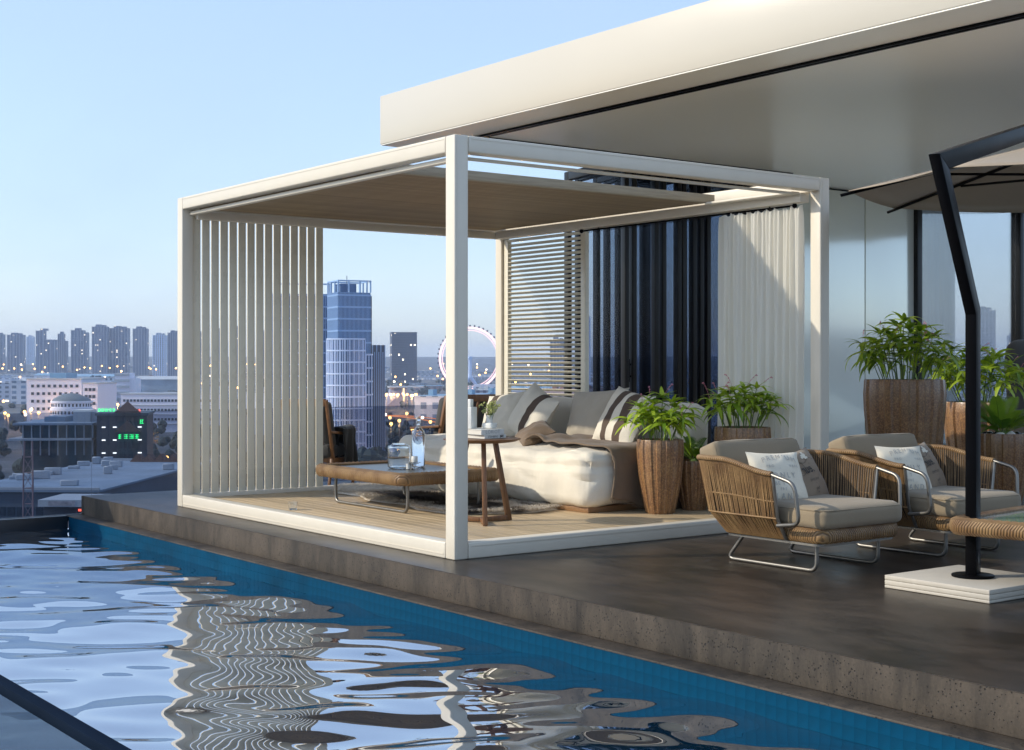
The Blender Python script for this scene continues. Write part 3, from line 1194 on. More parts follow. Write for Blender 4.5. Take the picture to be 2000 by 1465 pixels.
# small stand with a white candle
cs = thing('candle_holder', 'small glass candle holder with white candle in front of the bottle', 'candle', (1.155, 2.235, ZT - .003))
MB().lathe([(0, .002), (.036, .002), (.040, .008), (.014, .016), (.010, .028), (.016, .040), (.040, .050), (.052, .052), (.052, .056), (.018, .056), (0, .056)], 32, caps=False).build('stand', CLEAR, cs, ang=50)
MB().lathe([(0, .057), (.024, .057), (.025, .06), (.025, .098), (.022, .102), (0, .100)], 28).build('candle', CERAM, cs)
MB().lathe([(0, .003), (.020, .003), (.021, .045), (0, .046)], 20).build('lower_candle', CERAM, cs, (-.035, .03, 0))
# tumbler left on the decking
tb = thing('glass_tumbler', 'small empty clear glass tumbler standing on the bare decking', 'glass', (.30, 2.60, FL))
MB().lathe([(0, .002), (.030, .002), (.038, .062), (.0355, .062), (.028, .010), (0, .010)], 32, caps=False).build('body', CLEAR, tb, ang=60)

# ================================================================== round side table
SX, SY, SZ = .955, 1.06, .655
stt = thing('side_table', 'round brown wooden side table with three splayed legs beside the front post', 'table', (SX, SY, FL))
ht = SZ - FL
MB().lathe([(0, ht - .030), (.17, ht - .030), (.235, ht - .022), (.268, ht - .009), (.272, ht - .004), (.268, ht - .001), (0, ht)], 64).build('table_top', TEAKH, stt, ang=30)


def bar(a, b, wa, wb, d, up=None):
    """tapered square bar from a to b"""
    a, b = Vector(a), Vector(b)
    t = (b - a).normalized()
    s_ = Vector(up).normalized() if up else t.orthogonal().normalized()
    s_ = (s_ - t * s_.dot(t)).normalized()
    q = t.cross(s_)
    vs = []
    for p, w_ in ((a, wa), (b, wb)):
        for i, j in ((-1, -1), (1, -1), (1, 1), (-1, 1)):
            vs.append(p + s_ * (i * w_ / 2) + q * (j * d / 2))
    return vs, [(3, 2, 1, 0), (4, 5, 6, 7), (0, 1, 5, 4), (1, 2, 6, 5), (2, 3, 7, 6), (3, 0, 4, 7)]


for k in range(3):
    a = R(-120 + 120 * k)
    d = Vector((math.cos(a), math.sin(a), 0))
    mb = MB()
    mb.add(*bar(d * .115 + Vector((0, 0, ht - .028)), d * .235 + Vector((0, 0, 0)), .030, .036, .032, d))
    mb.build('leg', TEAK, stt, bevel=.004)
    mb = MB()
    mb.add(*bar(d * .012 + Vector((0, 0, .020)), d * .214 + Vector((0, 0, .020)), .030, .040, .030, (0, 0, 1)))
    mb.build('stretcher', TEAK, stt, bevel=.004)
MB().lathe([(0, .003), (.018, .003), (.018, .038), (0, .038)], 6).build('hub', TEAK, stt, bevel=.003)


def book(label, loc, w, d, h, rz, title, size, m, fine=False):
    b = thing('book', label, 'book', loc, rz)
    MB().box(-w / 2, w / 2, -d / 2, d / 2, 0, .004).box(-w / 2, w / 2, -d / 2, d / 2, h - .004, h).box(-w / 2, w / 2, -d / 2, -d / 2 + .004, .0042, h - .0042).build('cover', PAPER, b, bevel=.001, seg=1)
    MB().box(-w / 2 + .004, w / 2 - .004, -d / 2 + .0045, d / 2 - .004, .0045, h - .0045).build('pages', PAGES, b)
    mb = MB()
    for (body, sz, x, kw, _m) in title:
        vs, fs = text_mesh(body, sz, None, False, kw.get('bold', 0), 0, kw.get('space', 1.0))
        mb.add([(p.x + x, -d / 2 - .0007, p.y + h / 2) for p in vs], fs)
    mb.build('spine_lettering', m, b, smooth=False)
    return b


bz0 = SZ + .001
book('thinner white book at the bottom of the pair on the round table', (.985, 1.095, bz0), .20, .27, .026, R(6), [('STEINBERG', .019, -.022, {}, 0), ('JMC', .020, .060, {'bold': .001}, 0)], .02, INKD)
book('thicker white book lettered LORIOT lying on the other book', (.975, 1.10, bz0 + .0265), .20, .27, .037, R(2), [('LORIOT', .034, .0, {'space': 1.05}, 0)], .03, INK)
bt = bz0 + .0265 + .0375
vz = thing('vase', 'tall square shouldered white ceramic bottle vase standing on the books', 'vase', (.93, 1.17, bt), R(20))
MB().box(-.037, .037, -.037, .037, 0, .150).build('body', CERAM, vz, bevel=.005, seg=2)
MB().box(-.018, .018, -.018, .018, .1495, .205).build('neck', CERAM, vz, bevel=.003, seg=2)
v2 = thing('vase', 'short white ceramic vase holding a posy of pale green flowers', 'vase', (1.035, 1.08, bt), R(20))
MB().box(-.040, .040, -.040, .040, 0, .040).build('body', CERAM, v2, bevel=.010, seg=3)
MB().box(-.018, .018, -.018, .018, .0385, .092).build('neck', CERAM, v2, bevel=.004, seg=2)
fl = thing('posy', 'posy of tiny pale green blossoms standing in the short vase', 'flowers', (1.035, 1.08, bt + .03))
stems = MB()
heads = MB()
rnd = random.Random(4)
for i in range(34):
    a, rr_ = rnd.random() * 6.283, .068 * rnd.random() ** .6
    top = Vector((rr_ * math.cos(a), rr_ * math.sin(a), .085 + .085 * rnd.random() * (1 - rr_ * 5)))
    stems.tube([(top.x * .12, top.y * .12, .0), (top.x * .5, top.y * .5, top.z * .55), top], .0012, 4)
    for k in range(6):
        c = top + Vector((rnd.gauss(0, .009), rnd.gauss(0, .009), rnd.gauss(0, .007)))
        r_ = .0042 + .002 * rnd.random()
        heads.lathe([(0, -r_), (r_ * .9, -r_ * .4), (r_, .2 * r_), (r_ * .5, r_ * .9), (0, r_)], 6, Matrix.Translation(c))
tag(stems.build('stem', STEM, fl), kind='stuff')
tag(heads.build('blossom', BLOOM, fl), kind='stuff')

# ================================================================== fur rug
rug_pts = [(1.52, 3.98), (1.22, 3.62), (1.25, 3.22), (1.10, 2.85), (1.16, 2.35), (1.02, 1.98), (1.05, 1.62), (1.30, 1.42), (1.62, 1.30), (1.95, 1.42), (2.0, 2.0), (1.98, 2.9), (1.92, 3.5), (1.78, 3.95)]
m_, t_, out_ = new_mat('goat_fur')
v_ = coords(t_, (1, 1, .2))
f_ = noise_tex(t_, v_, 2.2, 3, .5, .8)
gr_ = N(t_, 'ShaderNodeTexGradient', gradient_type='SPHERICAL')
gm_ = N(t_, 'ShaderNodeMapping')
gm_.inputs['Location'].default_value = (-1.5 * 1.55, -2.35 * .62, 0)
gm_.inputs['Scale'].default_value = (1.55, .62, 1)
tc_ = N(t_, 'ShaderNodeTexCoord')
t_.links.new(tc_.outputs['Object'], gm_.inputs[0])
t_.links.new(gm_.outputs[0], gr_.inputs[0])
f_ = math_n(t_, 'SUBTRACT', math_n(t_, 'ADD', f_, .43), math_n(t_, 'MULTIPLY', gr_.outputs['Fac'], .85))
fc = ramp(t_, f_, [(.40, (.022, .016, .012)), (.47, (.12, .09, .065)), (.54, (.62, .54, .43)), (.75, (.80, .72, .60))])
fc = mix(t_, .5, fc, mix(t_, 1.0, fc, ramp(t_, noise_tex(t_, v_, 70.0, 2), [(.3, (.4, .4, .4)), (.7, (1.2, 1.2, 1.2))]), 'MULTIPLY'))
pbsdf(t_, out_, fc, .75)
FURM = m_
rug = thing('fur_rug', 'long haired brown and cream fur rug partly under the stone table and bed', 'rug', (0, 0, FL))
rc = Vector((1.5, 2.6, 0))
mb = MB()
ring = []
for i in range(len(rug_pts)):
    a, b = Vector((*rug_pts[i], 0)), Vector((*rug_pts[(i + 1) % len(rug_pts)], 0))
    for j in range(4):
        ring.append(a.lerp(b, j / 4))
m = len(ring)
vs = [(rc.x, rc.y, .02)]
for k, (sc_, zz) in enumerate(((.6, .022), (.92, .018), (1.0, .004))):
    for p in ring:
        q = rc.lerp(p, sc_)
        vs.append((q.x, q.y, zz + .006 * nz(q.x * 5, q.y * 5)))
fs = [(0, 1 + i, 1 + (i + 1) % m) for i in range(m)]
for k in range(2):
    for i in range(m):
        j = (i + 1) % m
        fs.append((1 + k * m + i, 1 + (k + 1) * m + i, 1 + (k + 1) * m + j, 1 + k * m + j))
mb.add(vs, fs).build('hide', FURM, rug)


def in_poly(x, y, P):
    c = False
    j = len(P) - 1
    for i in range(len(P)):
        if ((P[i][1] > y) != (P[j][1] > y)) and x < (P[j][0] - P[i][0]) * (y - P[i][1]) / (P[j][1] - P[i][1]) + P[i][0]:
            c = not c
        j = i
    return c


rnd = random.Random(8)
vs, fs = [], []
for i in range(26000):
    x, y = .95 + 1.1 * rnd.random(), 1.2 + 2.85 * rnd.random()
    if not in_poly(x, y, rug_pts):
        continue
    a = math.atan2(y - 2.6, x - 1.62) + 1.4 * nz(x * 2.5, y * 2.5, 7) + rnd.gauss(0, .35)
    ln = .05 + .05 * rnd.random()
    d = Vector((math.cos(a), math.sin(a), 0))
    s_ = Vector((-d.y, d.x, 0)) * .0022
    p = Vector((x, y, .018))
    q = p + d * ln * .55 + Vector((0, 0, .026 * (.6 + .6 * rnd.random())))
    e = p + d * ln + Vector((0, 0, .008 + .012 * rnd.random()))
    k = len(vs)
    vs += [p - s_, p + s_, q + s_ * .7, q - s_ * .7, e]
    fs += [(k, k + 1, k + 2, k + 3), (k + 3, k + 2, k + 4)]
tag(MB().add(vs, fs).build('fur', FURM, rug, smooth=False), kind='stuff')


# ================================================================== wooden lounge chairs by the balustrade
def lounge_chair(label, loc, rz):
    """faces +x; slatted sloping back"""
    c = thing('lounge_chair', label, 'chair', loc, rz)
    def bk(y, a, b, w_, d_, nm):
        mb_ = MB()
        mb_.add(*bar((-.34 + .20 * (1 - a), y, .28 + .58 * a), (-.34 + .20 * (1 - b), y, .28 + .58 * b), w_, w_, d_, (0, 1, 0)))
        return mb_.build(nm, TEAK, c, bevel=.004)
    bk(-.31, 0, 1, .035, .04, 'back_post')
    bk(.31, 0, 1, .035, .04, 'back_post')
    for y in (-.19, -.065, .065, .19):
        bk(y, .05, .93, .026, .018, 'back_slat')
    for a, nm in ((.96, 'top_rail'), (.04, 'lower_rail')):
        x, z = -.34 + .20 * (1 - a), .28 + .58 * a
        MB().box(x - .02, x + .02, -.292, .292, z - .035, z + .035).build(nm, TEAK, c, bevel=.006)
    for s in (-1, 1):
        mb_ = MB()
        mb_.add(*bar((-.20, s * .32, .30), (-.30, s * .32, 0), .045, .03, .03, (1, 0, 0)))
        mb_.build('leg', TEAK, c, bevel=.004)
        mb_ = MB()
        mb_.add(*bar((.32, s * .32, .50), (.40, s * .32, 0), .045, .03, .03, (1, 0, 0)))
        mb_.build('leg', TEAK, c, bevel=.004)
        mb_ = MB()
        mb_.add(*bar((-.24, s * .325, .56), (.36, s * .325, .52), .05, .04, .025, (0, 1, 0)))
        mb_.build('armrest', TEAK, c, bevel=.006)
        MB().box(-.22, .34, s * .31 - .015, s * .31 + .015, .26, .31).build('side_rail', TEAK, c, bevel=.004)
    softbox(.60, .58, .13, .05, 10, (0, 0, .015)).build('seat_cushion', DARKF, c, (.06, 0, .375))
    softbox(.13, .58, .46, .05, 10, (.02, 0, 0)).build('back_cushion', DARKF, c, (-.115, 0, .62), (0, R(-19), 0))
    return c


lc = lounge_chair('wooden lounge chair with slatted back half hidden by the white slats', (1.68, 4.74, 0), R(33))
lc.scale = (.72, .74, .98)
lounge_chair('wooden lounge chair with slatted back just behind the front post', (3.35, 4.86, 0), R(86))


def jac(u, v):
    # over the right hand arm of that chair, in the chair's own axes
    s_ = v * 1.0 - .46
    x = -.04 + .34 * u + .02 * nz(v * 5, u * 4)
    w_ = .07
    if abs(s_) < w_:
        y, z = -.325 + s_, .585 + .015 * nz(u * 6, v * 8, 3) + .012 * math.cos(s_ / w_ * 1.57)
    else:
        k = 1 if s_ > 0 else -1
        d = abs(s_) - w_
        y, z = -.325 + k * (w_ + .03 * math.sin(u * 12 + d * 6) * min(1, d * 4)), .58 - d * (.6 if k > 0 else 1.0)
        x += .04 * d
    return lc_m @ Vector((x, y, z))


lc_m = Matrix.Translation((1.68, 4.74, 0)) @ Matrix.Rotation(R(33), 4, 'Z') @ Matrix.Diagonal((.72, .74, .98, 1))
jk = tag(MB().grid(jac, 18, 44).build('dark_throw', BLACKF), 'black throw hanging over the arm of the wooden chair by the slats', 'throw')
md = jk.modifiers.new('thick', 'SOLIDIFY')
md.thickness = .012

# ================================================================== rattan armchairs (face -y)
def shell_curve(hw, yf, yb, r, n=7):
    """open U in plan from front left, round the back, to front right"""
    out = [(-hw, yf), (-hw, yf + (yb - r - yf) * .25), (-hw, yf + (yb - r - yf) * .5), (-hw, yf + (yb - r - yf) * .75)]
    for k in range(n + 1):
        a = R(180 - 90 * k / n)
        out.append((-hw + r + r * math.cos(a), yb - r + r * math.sin(a)))
    for k in range(1, 5):
        out.append((-hw + r + (2 * hw - 2 * r) * k / 5, yb))
    for k in range(n + 1):
        a = R(90 - 90 * k / n)
        out.append((hw - r + r * math.cos(a), yb - r + r * math.sin(a)))
    out += [(hw, yf + (yb - r - yf) * .75), (hw, yf + (yb - r - yf) * .5), (hw, yf + (yb - r - yf) * .25), (hw, yf)]
    return [Vector((a, b, 0)) for a, b in out]


def resample(P, n):
    ls = [0]
    for i in range(1, len(P)):
        ls.append(ls[-1] + (P[i] - P[i - 1]).length)
    out = []
    j = 0
    for k in range(n):
        s = ls[-1] * k / (n - 1)
        while j < len(P) - 2 and ls[j + 1] < s:
            j += 1
        t = (s - ls[j]) / max(1e-9, ls[j + 1] - ls[j])
        out.append(P[j].lerp(P[j + 1], t))
    return out


NS = 244
top_c = resample(shell_curve(.455, -.20, .50, .20), NS)
mid_c = resample(shell_curve(.415, -.20, .43, .16), NS)
bot_c = resample(shell_curve(.345, -.20, .32, .10), NS)


def ztop(p):
    f = min(1, max(0, (p.y + .20) / .42))
    return .552 + .066 * (f * f * (3 - 2 * f)) - .012 * max(0, (p.y - .38) / .12)


TOP = [Vector((p.x, p.y, ztop(p))) for p in top_c]
MID = [Vector((p.x, p.y, .300)) for p in mid_c]
BOT = [Vector((p.x, p.y, .178)) for p in bot_c]

chair_parts = {}
wv = MB()
rnd = random.Random(3)
for i in range(NS):
    for (A, B) in ((TOP, MID), (MID, BOT)):
        j = min(NS - 1, max(0, i + rnd.choice((-1, 0, 0, 1))))
        k = min(NS - 1, max(0, i + rnd.choice((-1, 0, 0, 1))))
        if A is TOP:
            p0, p1 = A[i], B[k]
            pm_ = (p0 + p1) / 2 + Vector((0, 0, 0))
        else:
            p0, p1 = A[j], B[i]
            pm_ = (p0 + p1) / 2
        wv.tube([p0, pm_, p1], .0036, 5, caps=False)
        if i % 2 == 0:
            ins = [q_ + Vector((-q_.x, .1 - q_.y, 0)).normalized() * .0135 for q_ in (p0, p1)]
            wv.tube(ins, .0036, 4, caps=False)
strands_me = wv.mesh('woven_strands', RATTAN, ang=80)
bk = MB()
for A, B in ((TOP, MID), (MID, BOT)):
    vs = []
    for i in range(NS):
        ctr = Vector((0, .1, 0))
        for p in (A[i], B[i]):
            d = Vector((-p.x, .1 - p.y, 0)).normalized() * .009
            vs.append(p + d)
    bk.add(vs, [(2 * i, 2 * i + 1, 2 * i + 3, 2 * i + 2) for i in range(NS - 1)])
inner_me = bk.mesh('gap_backing', RATTANIN)  # dark backing sheet added so the gaps between strands look shaded
band_me = MB().tube([p + Vector((0, 0, 0)) for p in MID[::4]], .0065, 6).tube([p + Vector((0, 0, .02)) for p in [m_.lerp(t2, .30) for m_, t2 in zip(MID, TOP)][::4]], .0058, 6).mesh('woven_band', RATTAN, ang=80)
rimc_me = MB().tube(TOP[::3] + [TOP[-1]], .0165, 10).mesh('top_rim', WRAP, ang=80)
base_me = rim_mesh(.67, .78, .07, .212, .075, .035).mesh('base_rim', WRAP)
p_ = rr_path(.66, .74, .06, 0)
m_ = len(p_)
plate_me = MB().add([(a, b, .158) for a, b, _ in p_] + [(a, b, .171) for a, b, _ in p_], [tuple(range(m_ - 1, -1, -1)), tuple(range(m_, 2 * m_))] + [(i, (i + 1) % m_, m_ + (i + 1) % m_, m_ + i) for i in range(m_)]).mesh('under_frame', STEEL)
seat_me = softbox(.70, .88, .13, .045, 16, (.006, .006, .010), .004, 4.0, 1.0).mesh('seat_cushion', TAUPE, ang=70)
back_me = softbox(.74, .15, .43, .032, 18, (.006, .02, .008), .006, 4.0, 4.0).mesh('back_cushion', TAUPE, ang=70)


def piping(w, h, r, z, M=None):
    return MB().tube(rr_path(w, h, r, z, 5), .0042, 6, closed=True, M=M)


pipe_s = piping(.692, .872, .06, .046).mesh('piping', TAUPE)
RX = Matrix.Rotation(R(90), 4, 'X')
pipe_b = piping(.722, .412, .05, .066, RX).tube(rr_path(.722, .412, .05, -.066, 5), .0042, 6, closed=True, M=RX).mesh('piping', TAUPE)


def armchair(label, loc, rz):
    c = thing('rattan_armchair', label, 'armchair', loc, rz, 'low rattan armchairs on the terrace')
    tag(link('woven_strands', strands_me, c), kind='stuff')
    link('gap_backing', inner_me, c)
    link('woven_band', band_me, c)
    link('top_rim', rimc_me, c)
    link('base_rim', base_me, c, (0, -.075, 0))
    link('under_frame', plate_me, c, (0, -.075, 0))
    for s in (-1, 1):
        pa = TOP[0] if s < 0 else TOP[-1]
        f = Vector((pa.x, -.20, pa.z))
        path = arc_path([f + Vector((0, .03, .003)), f + Vector((0, -.165, -.042)), Vector((s * .435, -.385, .285)), Vector((s * .415, -.205, .262))], .055, 6)
        MB().tube(path, .0115, 10).build('arm_tube', STEEL, c)
        MB().tube([f + Vector((0, -.004, 0)), Vector((s * .415, -.206, .300)), Vector((s * .345, -.206, .178))], .010, 8).build('arm_upright', STEEL, c)
        MB().tube(arc_path([(s * .265, -.36, .160), (s * .265, -.36, .012), (s * .265, .33, .012), (s * .265, .20, .160)], .055, 7), .0115, 10).build('leg', STEEL, c)
    q = link('seat_cushion', seat_me, c, (0, -.045, .313))
    link('piping', pipe_s, q)
    q = link('back_cushion', back_me, c, (-.01, .335, .490), (R(-20), 0, 0))
    link('piping', pipe_b, q)
    return c


C1 = Vector((1.60, -1.27, 0))
C2 = Vector((2.70, -1.32, 0))
armchair('low rattan armchair with taupe cushions beside the pergola rail, nearer the pool', C1, 0)
armchair('low rattan armchair with taupe cushions behind the black parasol pole', C2, 0)


def chair_pillow(label, C, dx, dy, dz, w, h, t, m, lean, rz, ry, lines, ink, mirror, seed):
    o = tag(pillow(w, h, t, 28, seed, .007).build('scatter_cushion', m), label, 'cushion', 'scatter cushions on the rattan armchairs')
    Mx = Matrix.Rotation(R(rz), 4, 'Z') @ Matrix.Rotation(R(90 - lean), 4, 'X') @ Matrix.Rotation(R(ry), 4, 'Z')
    o.matrix_world = Matrix.Translation(C + Vector((dx, dy, dz))) @ Mx
    k_ = w / .42
    lines = [(b_, z_ * k_, x_ * k_, y_ * k_, q_) for b_, z_, x_, y_, q_ in lines]
    print_on_pillow(lines, w, h, t, ink, o, mirror)
    return o


WL = [('PREMIUM', .050, 0, .125, {'arch': 1.4, 'space': 1.45}), ('PRO', .026, -.09, .060, {'space': 1.3}), ('X', .058, -.005, .060, {}), ('WARE', .026, .095, .060, {'space': 1.3}),
      ('ONLY', .052, .0, -.005, {'space': 1.5}), ('BE T', .034, -.05, -.058, {'space': 1.3}), ('FREE', .026, -.02, -.095, {'space': 1.4}), ('LAND', .052, .0, -.140, {'space': 1.5})]
BL = [('Fleur', .092, 0, .035, {'shear': .35, 'bold': .001}), ('PRINTEMPS', .024, 0, -.045, {'space': 1.15}), ('-', .03, 0, -.07, {}), ('Paris', .026, 0, -.105, {}), ('de', .018, 0, -.13, {})]
for C, where in ((C1, 'the armchair nearer the pool'), (C2, 'the armchair behind the parasol pole')):
    chair_pillow('cream cushion printed with grey capital letters on ' + where, C, -.155, .03, .500, .385, .335, .12, PILLOWW, 25, -7, -2, WL, INKG, False, 2.0)
    b = chair_pillow('brown cushion with mirrored script print on ' + where, C, .165, .11, .490, .38, .345, .11, PILLOWB, 26, 14, 5, BL, INKD, True, 5.0)
    # printed swirl and pale flower above the script
    sw = MB()
    def pz(x, y):
        return (x, y, pillow_z(x, y, .38, .345, .11) + .0035)
    pts = [pz(-.115 - .045 * math.cos(a * .1) * (1 + a * .01), .045 + .045 * math.sin(a * .1)) for a in range(0, 58)]
    sw.tube(pts, .0011, 4)
    sw.tube([pz(.09 - .0045 * k, .085 + .012 * math.sin(k * .16)) for k in range(40)], .0011, 4)
    sw.build('swirl_print', INKD, b)
    fw = MB()
    for k in range(9):
        a = k * .7
        cx_, cy_ = .01 + .032 * math.cos(a) * (k % 3 + 1) / 3, .115 + .022 * math.sin(a) * (k % 3 + 1) / 3
        q = [pz(cx_ + .014 * math.cos(R(60 * i) + k), cy_ + .009 * math.sin(R(60 * i) + k)) for i in range(6)]
        fw.add(q, [tuple(range(6))])
    fw.build('flower_print', PILLOWW, b, smooth=False)

# ================================================================== planters
def pot_mod(th, z):
    a = th * 15 / math.pi
    # facets with stepped ribs
    k = math.floor(th / (2 * math.pi) * 30)
    return 1.0 + (.040 if k % 2 == 0 else -.012)


def make_pot_mesh(rt, h):
    prof = [(.60 * rt, 0), (.64 * rt, .02 * h), (.78 * rt, .22 * h), (.93 * rt, .50 * h), (1.005 * rt, .76 * h), (1.02 * rt, .88 * h), (1.0 * rt, .985 * h), (.985 * rt, h), (.93 * rt, h), (.92 * rt, .90 * h)]
    n_ = 120
    vs, fs = [], []
    for (r, z) in prof:
        for k in range(n_):
            g = 2 * math.pi * k / n_
            q = r * pot_mod(g + .001, z) if r > .925 * rt or z < .9 * h else r
            if z >= .985 * h and r <= .94 * rt:
                q = r
            vs.append((q * math.cos(g), q * math.sin(g), z))
    m = len(prof)
    for i in range(m - 1):
        for k in range(n_):
            l = (k + 1) % n_
            fs.append((i * n_ + k, i * n_ + l, (i + 1) * n_ + l, (i + 1) * n_ + k))
    fs.append(tuple(range(n_ - 1, -1, -1)))
    return MB().add(vs, fs).mesh('pot', POTM, ang=20)


def leaf_mesh(ln, wd, droop, fold=.25, ns_=7):
    vs, fs = [], []
    for i in range(ns_ + 1):
        t = i / ns_
        a = droop * t
        x = ln * (math.sin(a) / max(droop, .01)) if droop > .02 else ln * t
        z = -ln * (1 - math.cos(a)) / max(droop, .01)
        wv_ = wd * (math.sin(math.pi * min(1, t ** .62)) ** .8) * (1 - .15 * t) + .0008
        vs += [(x, -wv_, z + wv_ * fold), (x, 0, z), (x, wv_, z + wv_ * fold)]
    for i in range(ns_):
        k = i * 3
        fs += [(k, k + 3, k + 4, k + 1), (k + 1, k + 4, k + 5, k + 2)]
    return MB().add(vs, fs).mesh('leaf', LEAF, ang=80)


LEAVES = [leaf_mesh(.155, .0165, .9), leaf_mesh(.175, .0185, 1.35), leaf_mesh(.13, .0155, .55), leaf_mesh(.19, .0175, 1.7)]


def spike_mesh(seed):
    rn = random.Random(seed)
    mb_ = MB()
    path = [Vector((.16 * math.sin(t * 1.5), 0, .13 * math.sin(t * 1.9) * (1 if t < .9 else 1))) for t in [i / 9 for i in range(10)]]
    mb_.tube(path, .0012, 4)
    for i in range(38):
        t = .35 + .65 * rn.random()
        q = Vector((.16 * math.sin(t * 1.5), 0, .13 * math.sin(t * 1.9)))
        r_ = .0032 + .0016 * rn.random()
        mb_.lathe([(0, -r_), (r_, 0), (0, r_)], 5, Matrix.Translation(q + Vector((rn.gauss(0, .003), rn.gauss(0, .003), rn.gauss(0, .003)))))
    return mb_.mesh('flower_spike', PINK)


SPIKES = [spike_mesh(1), spike_mesh(2)]


def bush(label, loc, rt, h, ph, spread, nst, seed, zr=0.0, leaf_s=1.0, group='planters with leafy bushes'):
    rn = random.Random(seed)
    t = thing('potted_bush', label, 'potted plant', loc, rn.random() * .4 + zr, group)
    link('pot', make_pot_mesh(rt, h), t)
    MB().lathe([(0, h * .93), (rt * .93, h * .925)], 40, caps=False).build('soil', SOIL, t)
    nl = 0
    for i in range(nst):
        a = i * 2.4 + rn.random() * .5
        q = math.sqrt((i + .5) / nst)
        r0 = rt * .62 * q
        tall = ph * (1.0 - .52 * q + .20 * (rn.random() - .5))
        base = Vector((r0 * math.cos(a), r0 * math.sin(a), h * .92))
        tip = Vector((spread * q * math.cos(a), spread * q * math.sin(a), h + tall * .86))
        mid = base.lerp(tip, .55) + Vector((0, 0, .04))
        path = [base, base.lerp(mid, .5), mid, mid.lerp(tip, .5), tip]
        MB().tube(path, [.0045, .004, .0035, .003, .002], 5).build('stem', STEM, t)
        for (f, cnt, sc_) in ((1.0, 8, .9), (.80, 5, 1.1), (.55, 3, 1.05)):
            if f < 1 and rn.random() < .25:
                continue
            p = path[2].lerp(tip, (f - .55) / .45) if f > .55 else path[2]
            for k in range(cnt):
                az = k * 6.283 / cnt + rn.random() * .7
                el = (.95 if f == 1.0 else .55) - .5 * rn.random() - (.2 if q > .7 else 0)
                o = link('leaf', LEAVES[rn.randrange(4)], t, p, (rn.gauss(0, .25), -el, az))
                s = sc_ * leaf_s * (.75 + .45 * rn.random())
                o.scale = (s, s, s)
                nl += 1
        if rn.random() < .30:
            o = link('flower_spike', SPIKES[i % 2], t, tip, (0, -.5 + rn.random() * .6, rn.random() * 6.28))
            o.scale = (.7, .7, .7)
    return t


def frond_mesh(ln, droop, seed):
    rn = random.Random(seed)
    vs, fs = [], []
    mb_ = MB()

    def pt(t):
        a = droop * t
        return Vector((ln * math.sin(a) / droop, 0, -ln * (1 - math.cos(a)) / droop))
    mb_.tube([pt(i / 8) for i in range(9)], [.004 - .0028 * i / 8 for i in range(9)], 5)
    n_ = 46
    for i in range(n_):
        t = .16 + .84 * i / n_
        p = pt(t)
        l2 = ln * .26 * math.sin(math.pi * min(1, (t * .82 + .14))) + .01
        for s in (-1, 1):
            d = Vector((.62, s * .75, .18)).normalized() * l2
            e = p + d + Vector((0, 0, -.1 * l2))
            wv_ = Vector((.0028, 0, 0))
            k = len(vs)
            vs += [p - wv_, p + wv_, (p + e) / 2 + wv_ + Vector((0, 0, .1 * l2)), (p + e) / 2 - wv_ + Vector((0, 0, .1 * l2)), e]
            fs += [(k, k + 1, k + 2, k + 3), (k + 3, k + 2, k + 4)]
    mb_.add(vs, fs)
    return mb_.mesh('frond', PALML, ang=80)


FRONDS = [frond_mesh(.40, .9, 1), frond_mesh(.36, .6, 2), frond_mesh(.34, 1.2, 3)]


def palm_pot(label, loc, rt, h, nf, s0, seed, dead=0):
    rn = random.Random(seed)
    t = thing('potted_palm', label, 'potted plant', loc, 0, 'planters with small palms')
    link('pot', make_pot_mesh(rt, h), t)
    MB().lathe([(0, h * .945), (rt * .93, h * .94)], 40, caps=False).build('soil', SOIL, t)
    MB().lathe([(rt * .26, h * .94), (rt * .28, h * .97), (rt * .18, h * 1.02), (0, h * 1.04)], 16).build('stem', STEM, t)
    for i in range(nf):
        o = link('frond', FRONDS[i % 3], t, (rt * .12 * math.cos(i * 2.4), rt * .12 * math.sin(i * 2.4), h * 1.0), (rn.gauss(0, .15), -(1.25 - .85 * (i / nf) + .1 * rn.random()), i * 2.4 + .2 * rn.random()))
        s = s0 * (.85 + .3 * rn.random())
        o.scale = (s, s, s)
    return t


bush('leafy bush in brown fluted pot at the near end of the day bed', (2.37, .775, FL), .165, .545, .38, .25, 17, 21)
palm_pot('half hidden small palm in brown pot behind the bush at the bed\'s end', (2.74, .80, FL), .135, .375, 11, .62, 31)
bush('leafy bush in brown pot in front of the curtain, behind the nearer armchair', (2.95, .50, FL), .20, .63, .40, .28, 17, 22)
bush('leafy bush in the tallest brown planter against the mint wall', (4.86, .50, 0), .315, 1.045, .56, .40, 26, 23, leaf_s=1.25)
bush('leafy bush in brown planter partly behind the black parasol pole', (6.62, 1.02, 0), .30, .82, .62, .46, 26, 24, leaf_s=1.25)
palm_pot('small palm in brown pot topped with pebbles right of the parasol pole', (5.53, .03, 0), .225, .60, 19, 1.0, 32)
PEBW = simple('white_pebble', (.70, .67, .60), .35, var=.03)
PEBB = simple('black_pebble', (.012, .013, .016), .25, var=.2)
rnd = random.Random(6)
peb = []
for k in range(2):
    mb = MB().lathe([(0, -.016), (.018, -.013), (.030, -.004), (.030, .004), (.018, .014), (0, .017)], 16)
    mb.v = [(p[0] * (1 + .25 * k) + .004 * nz(p[0] * 40, p[1] * 40, k), p[1] * .8, p[2]) for p in mb.v]
    peb.append((mb.mesh('pebble', PEBW, ang=80), mb.mesh('pebble', PEBB, ang=80)))
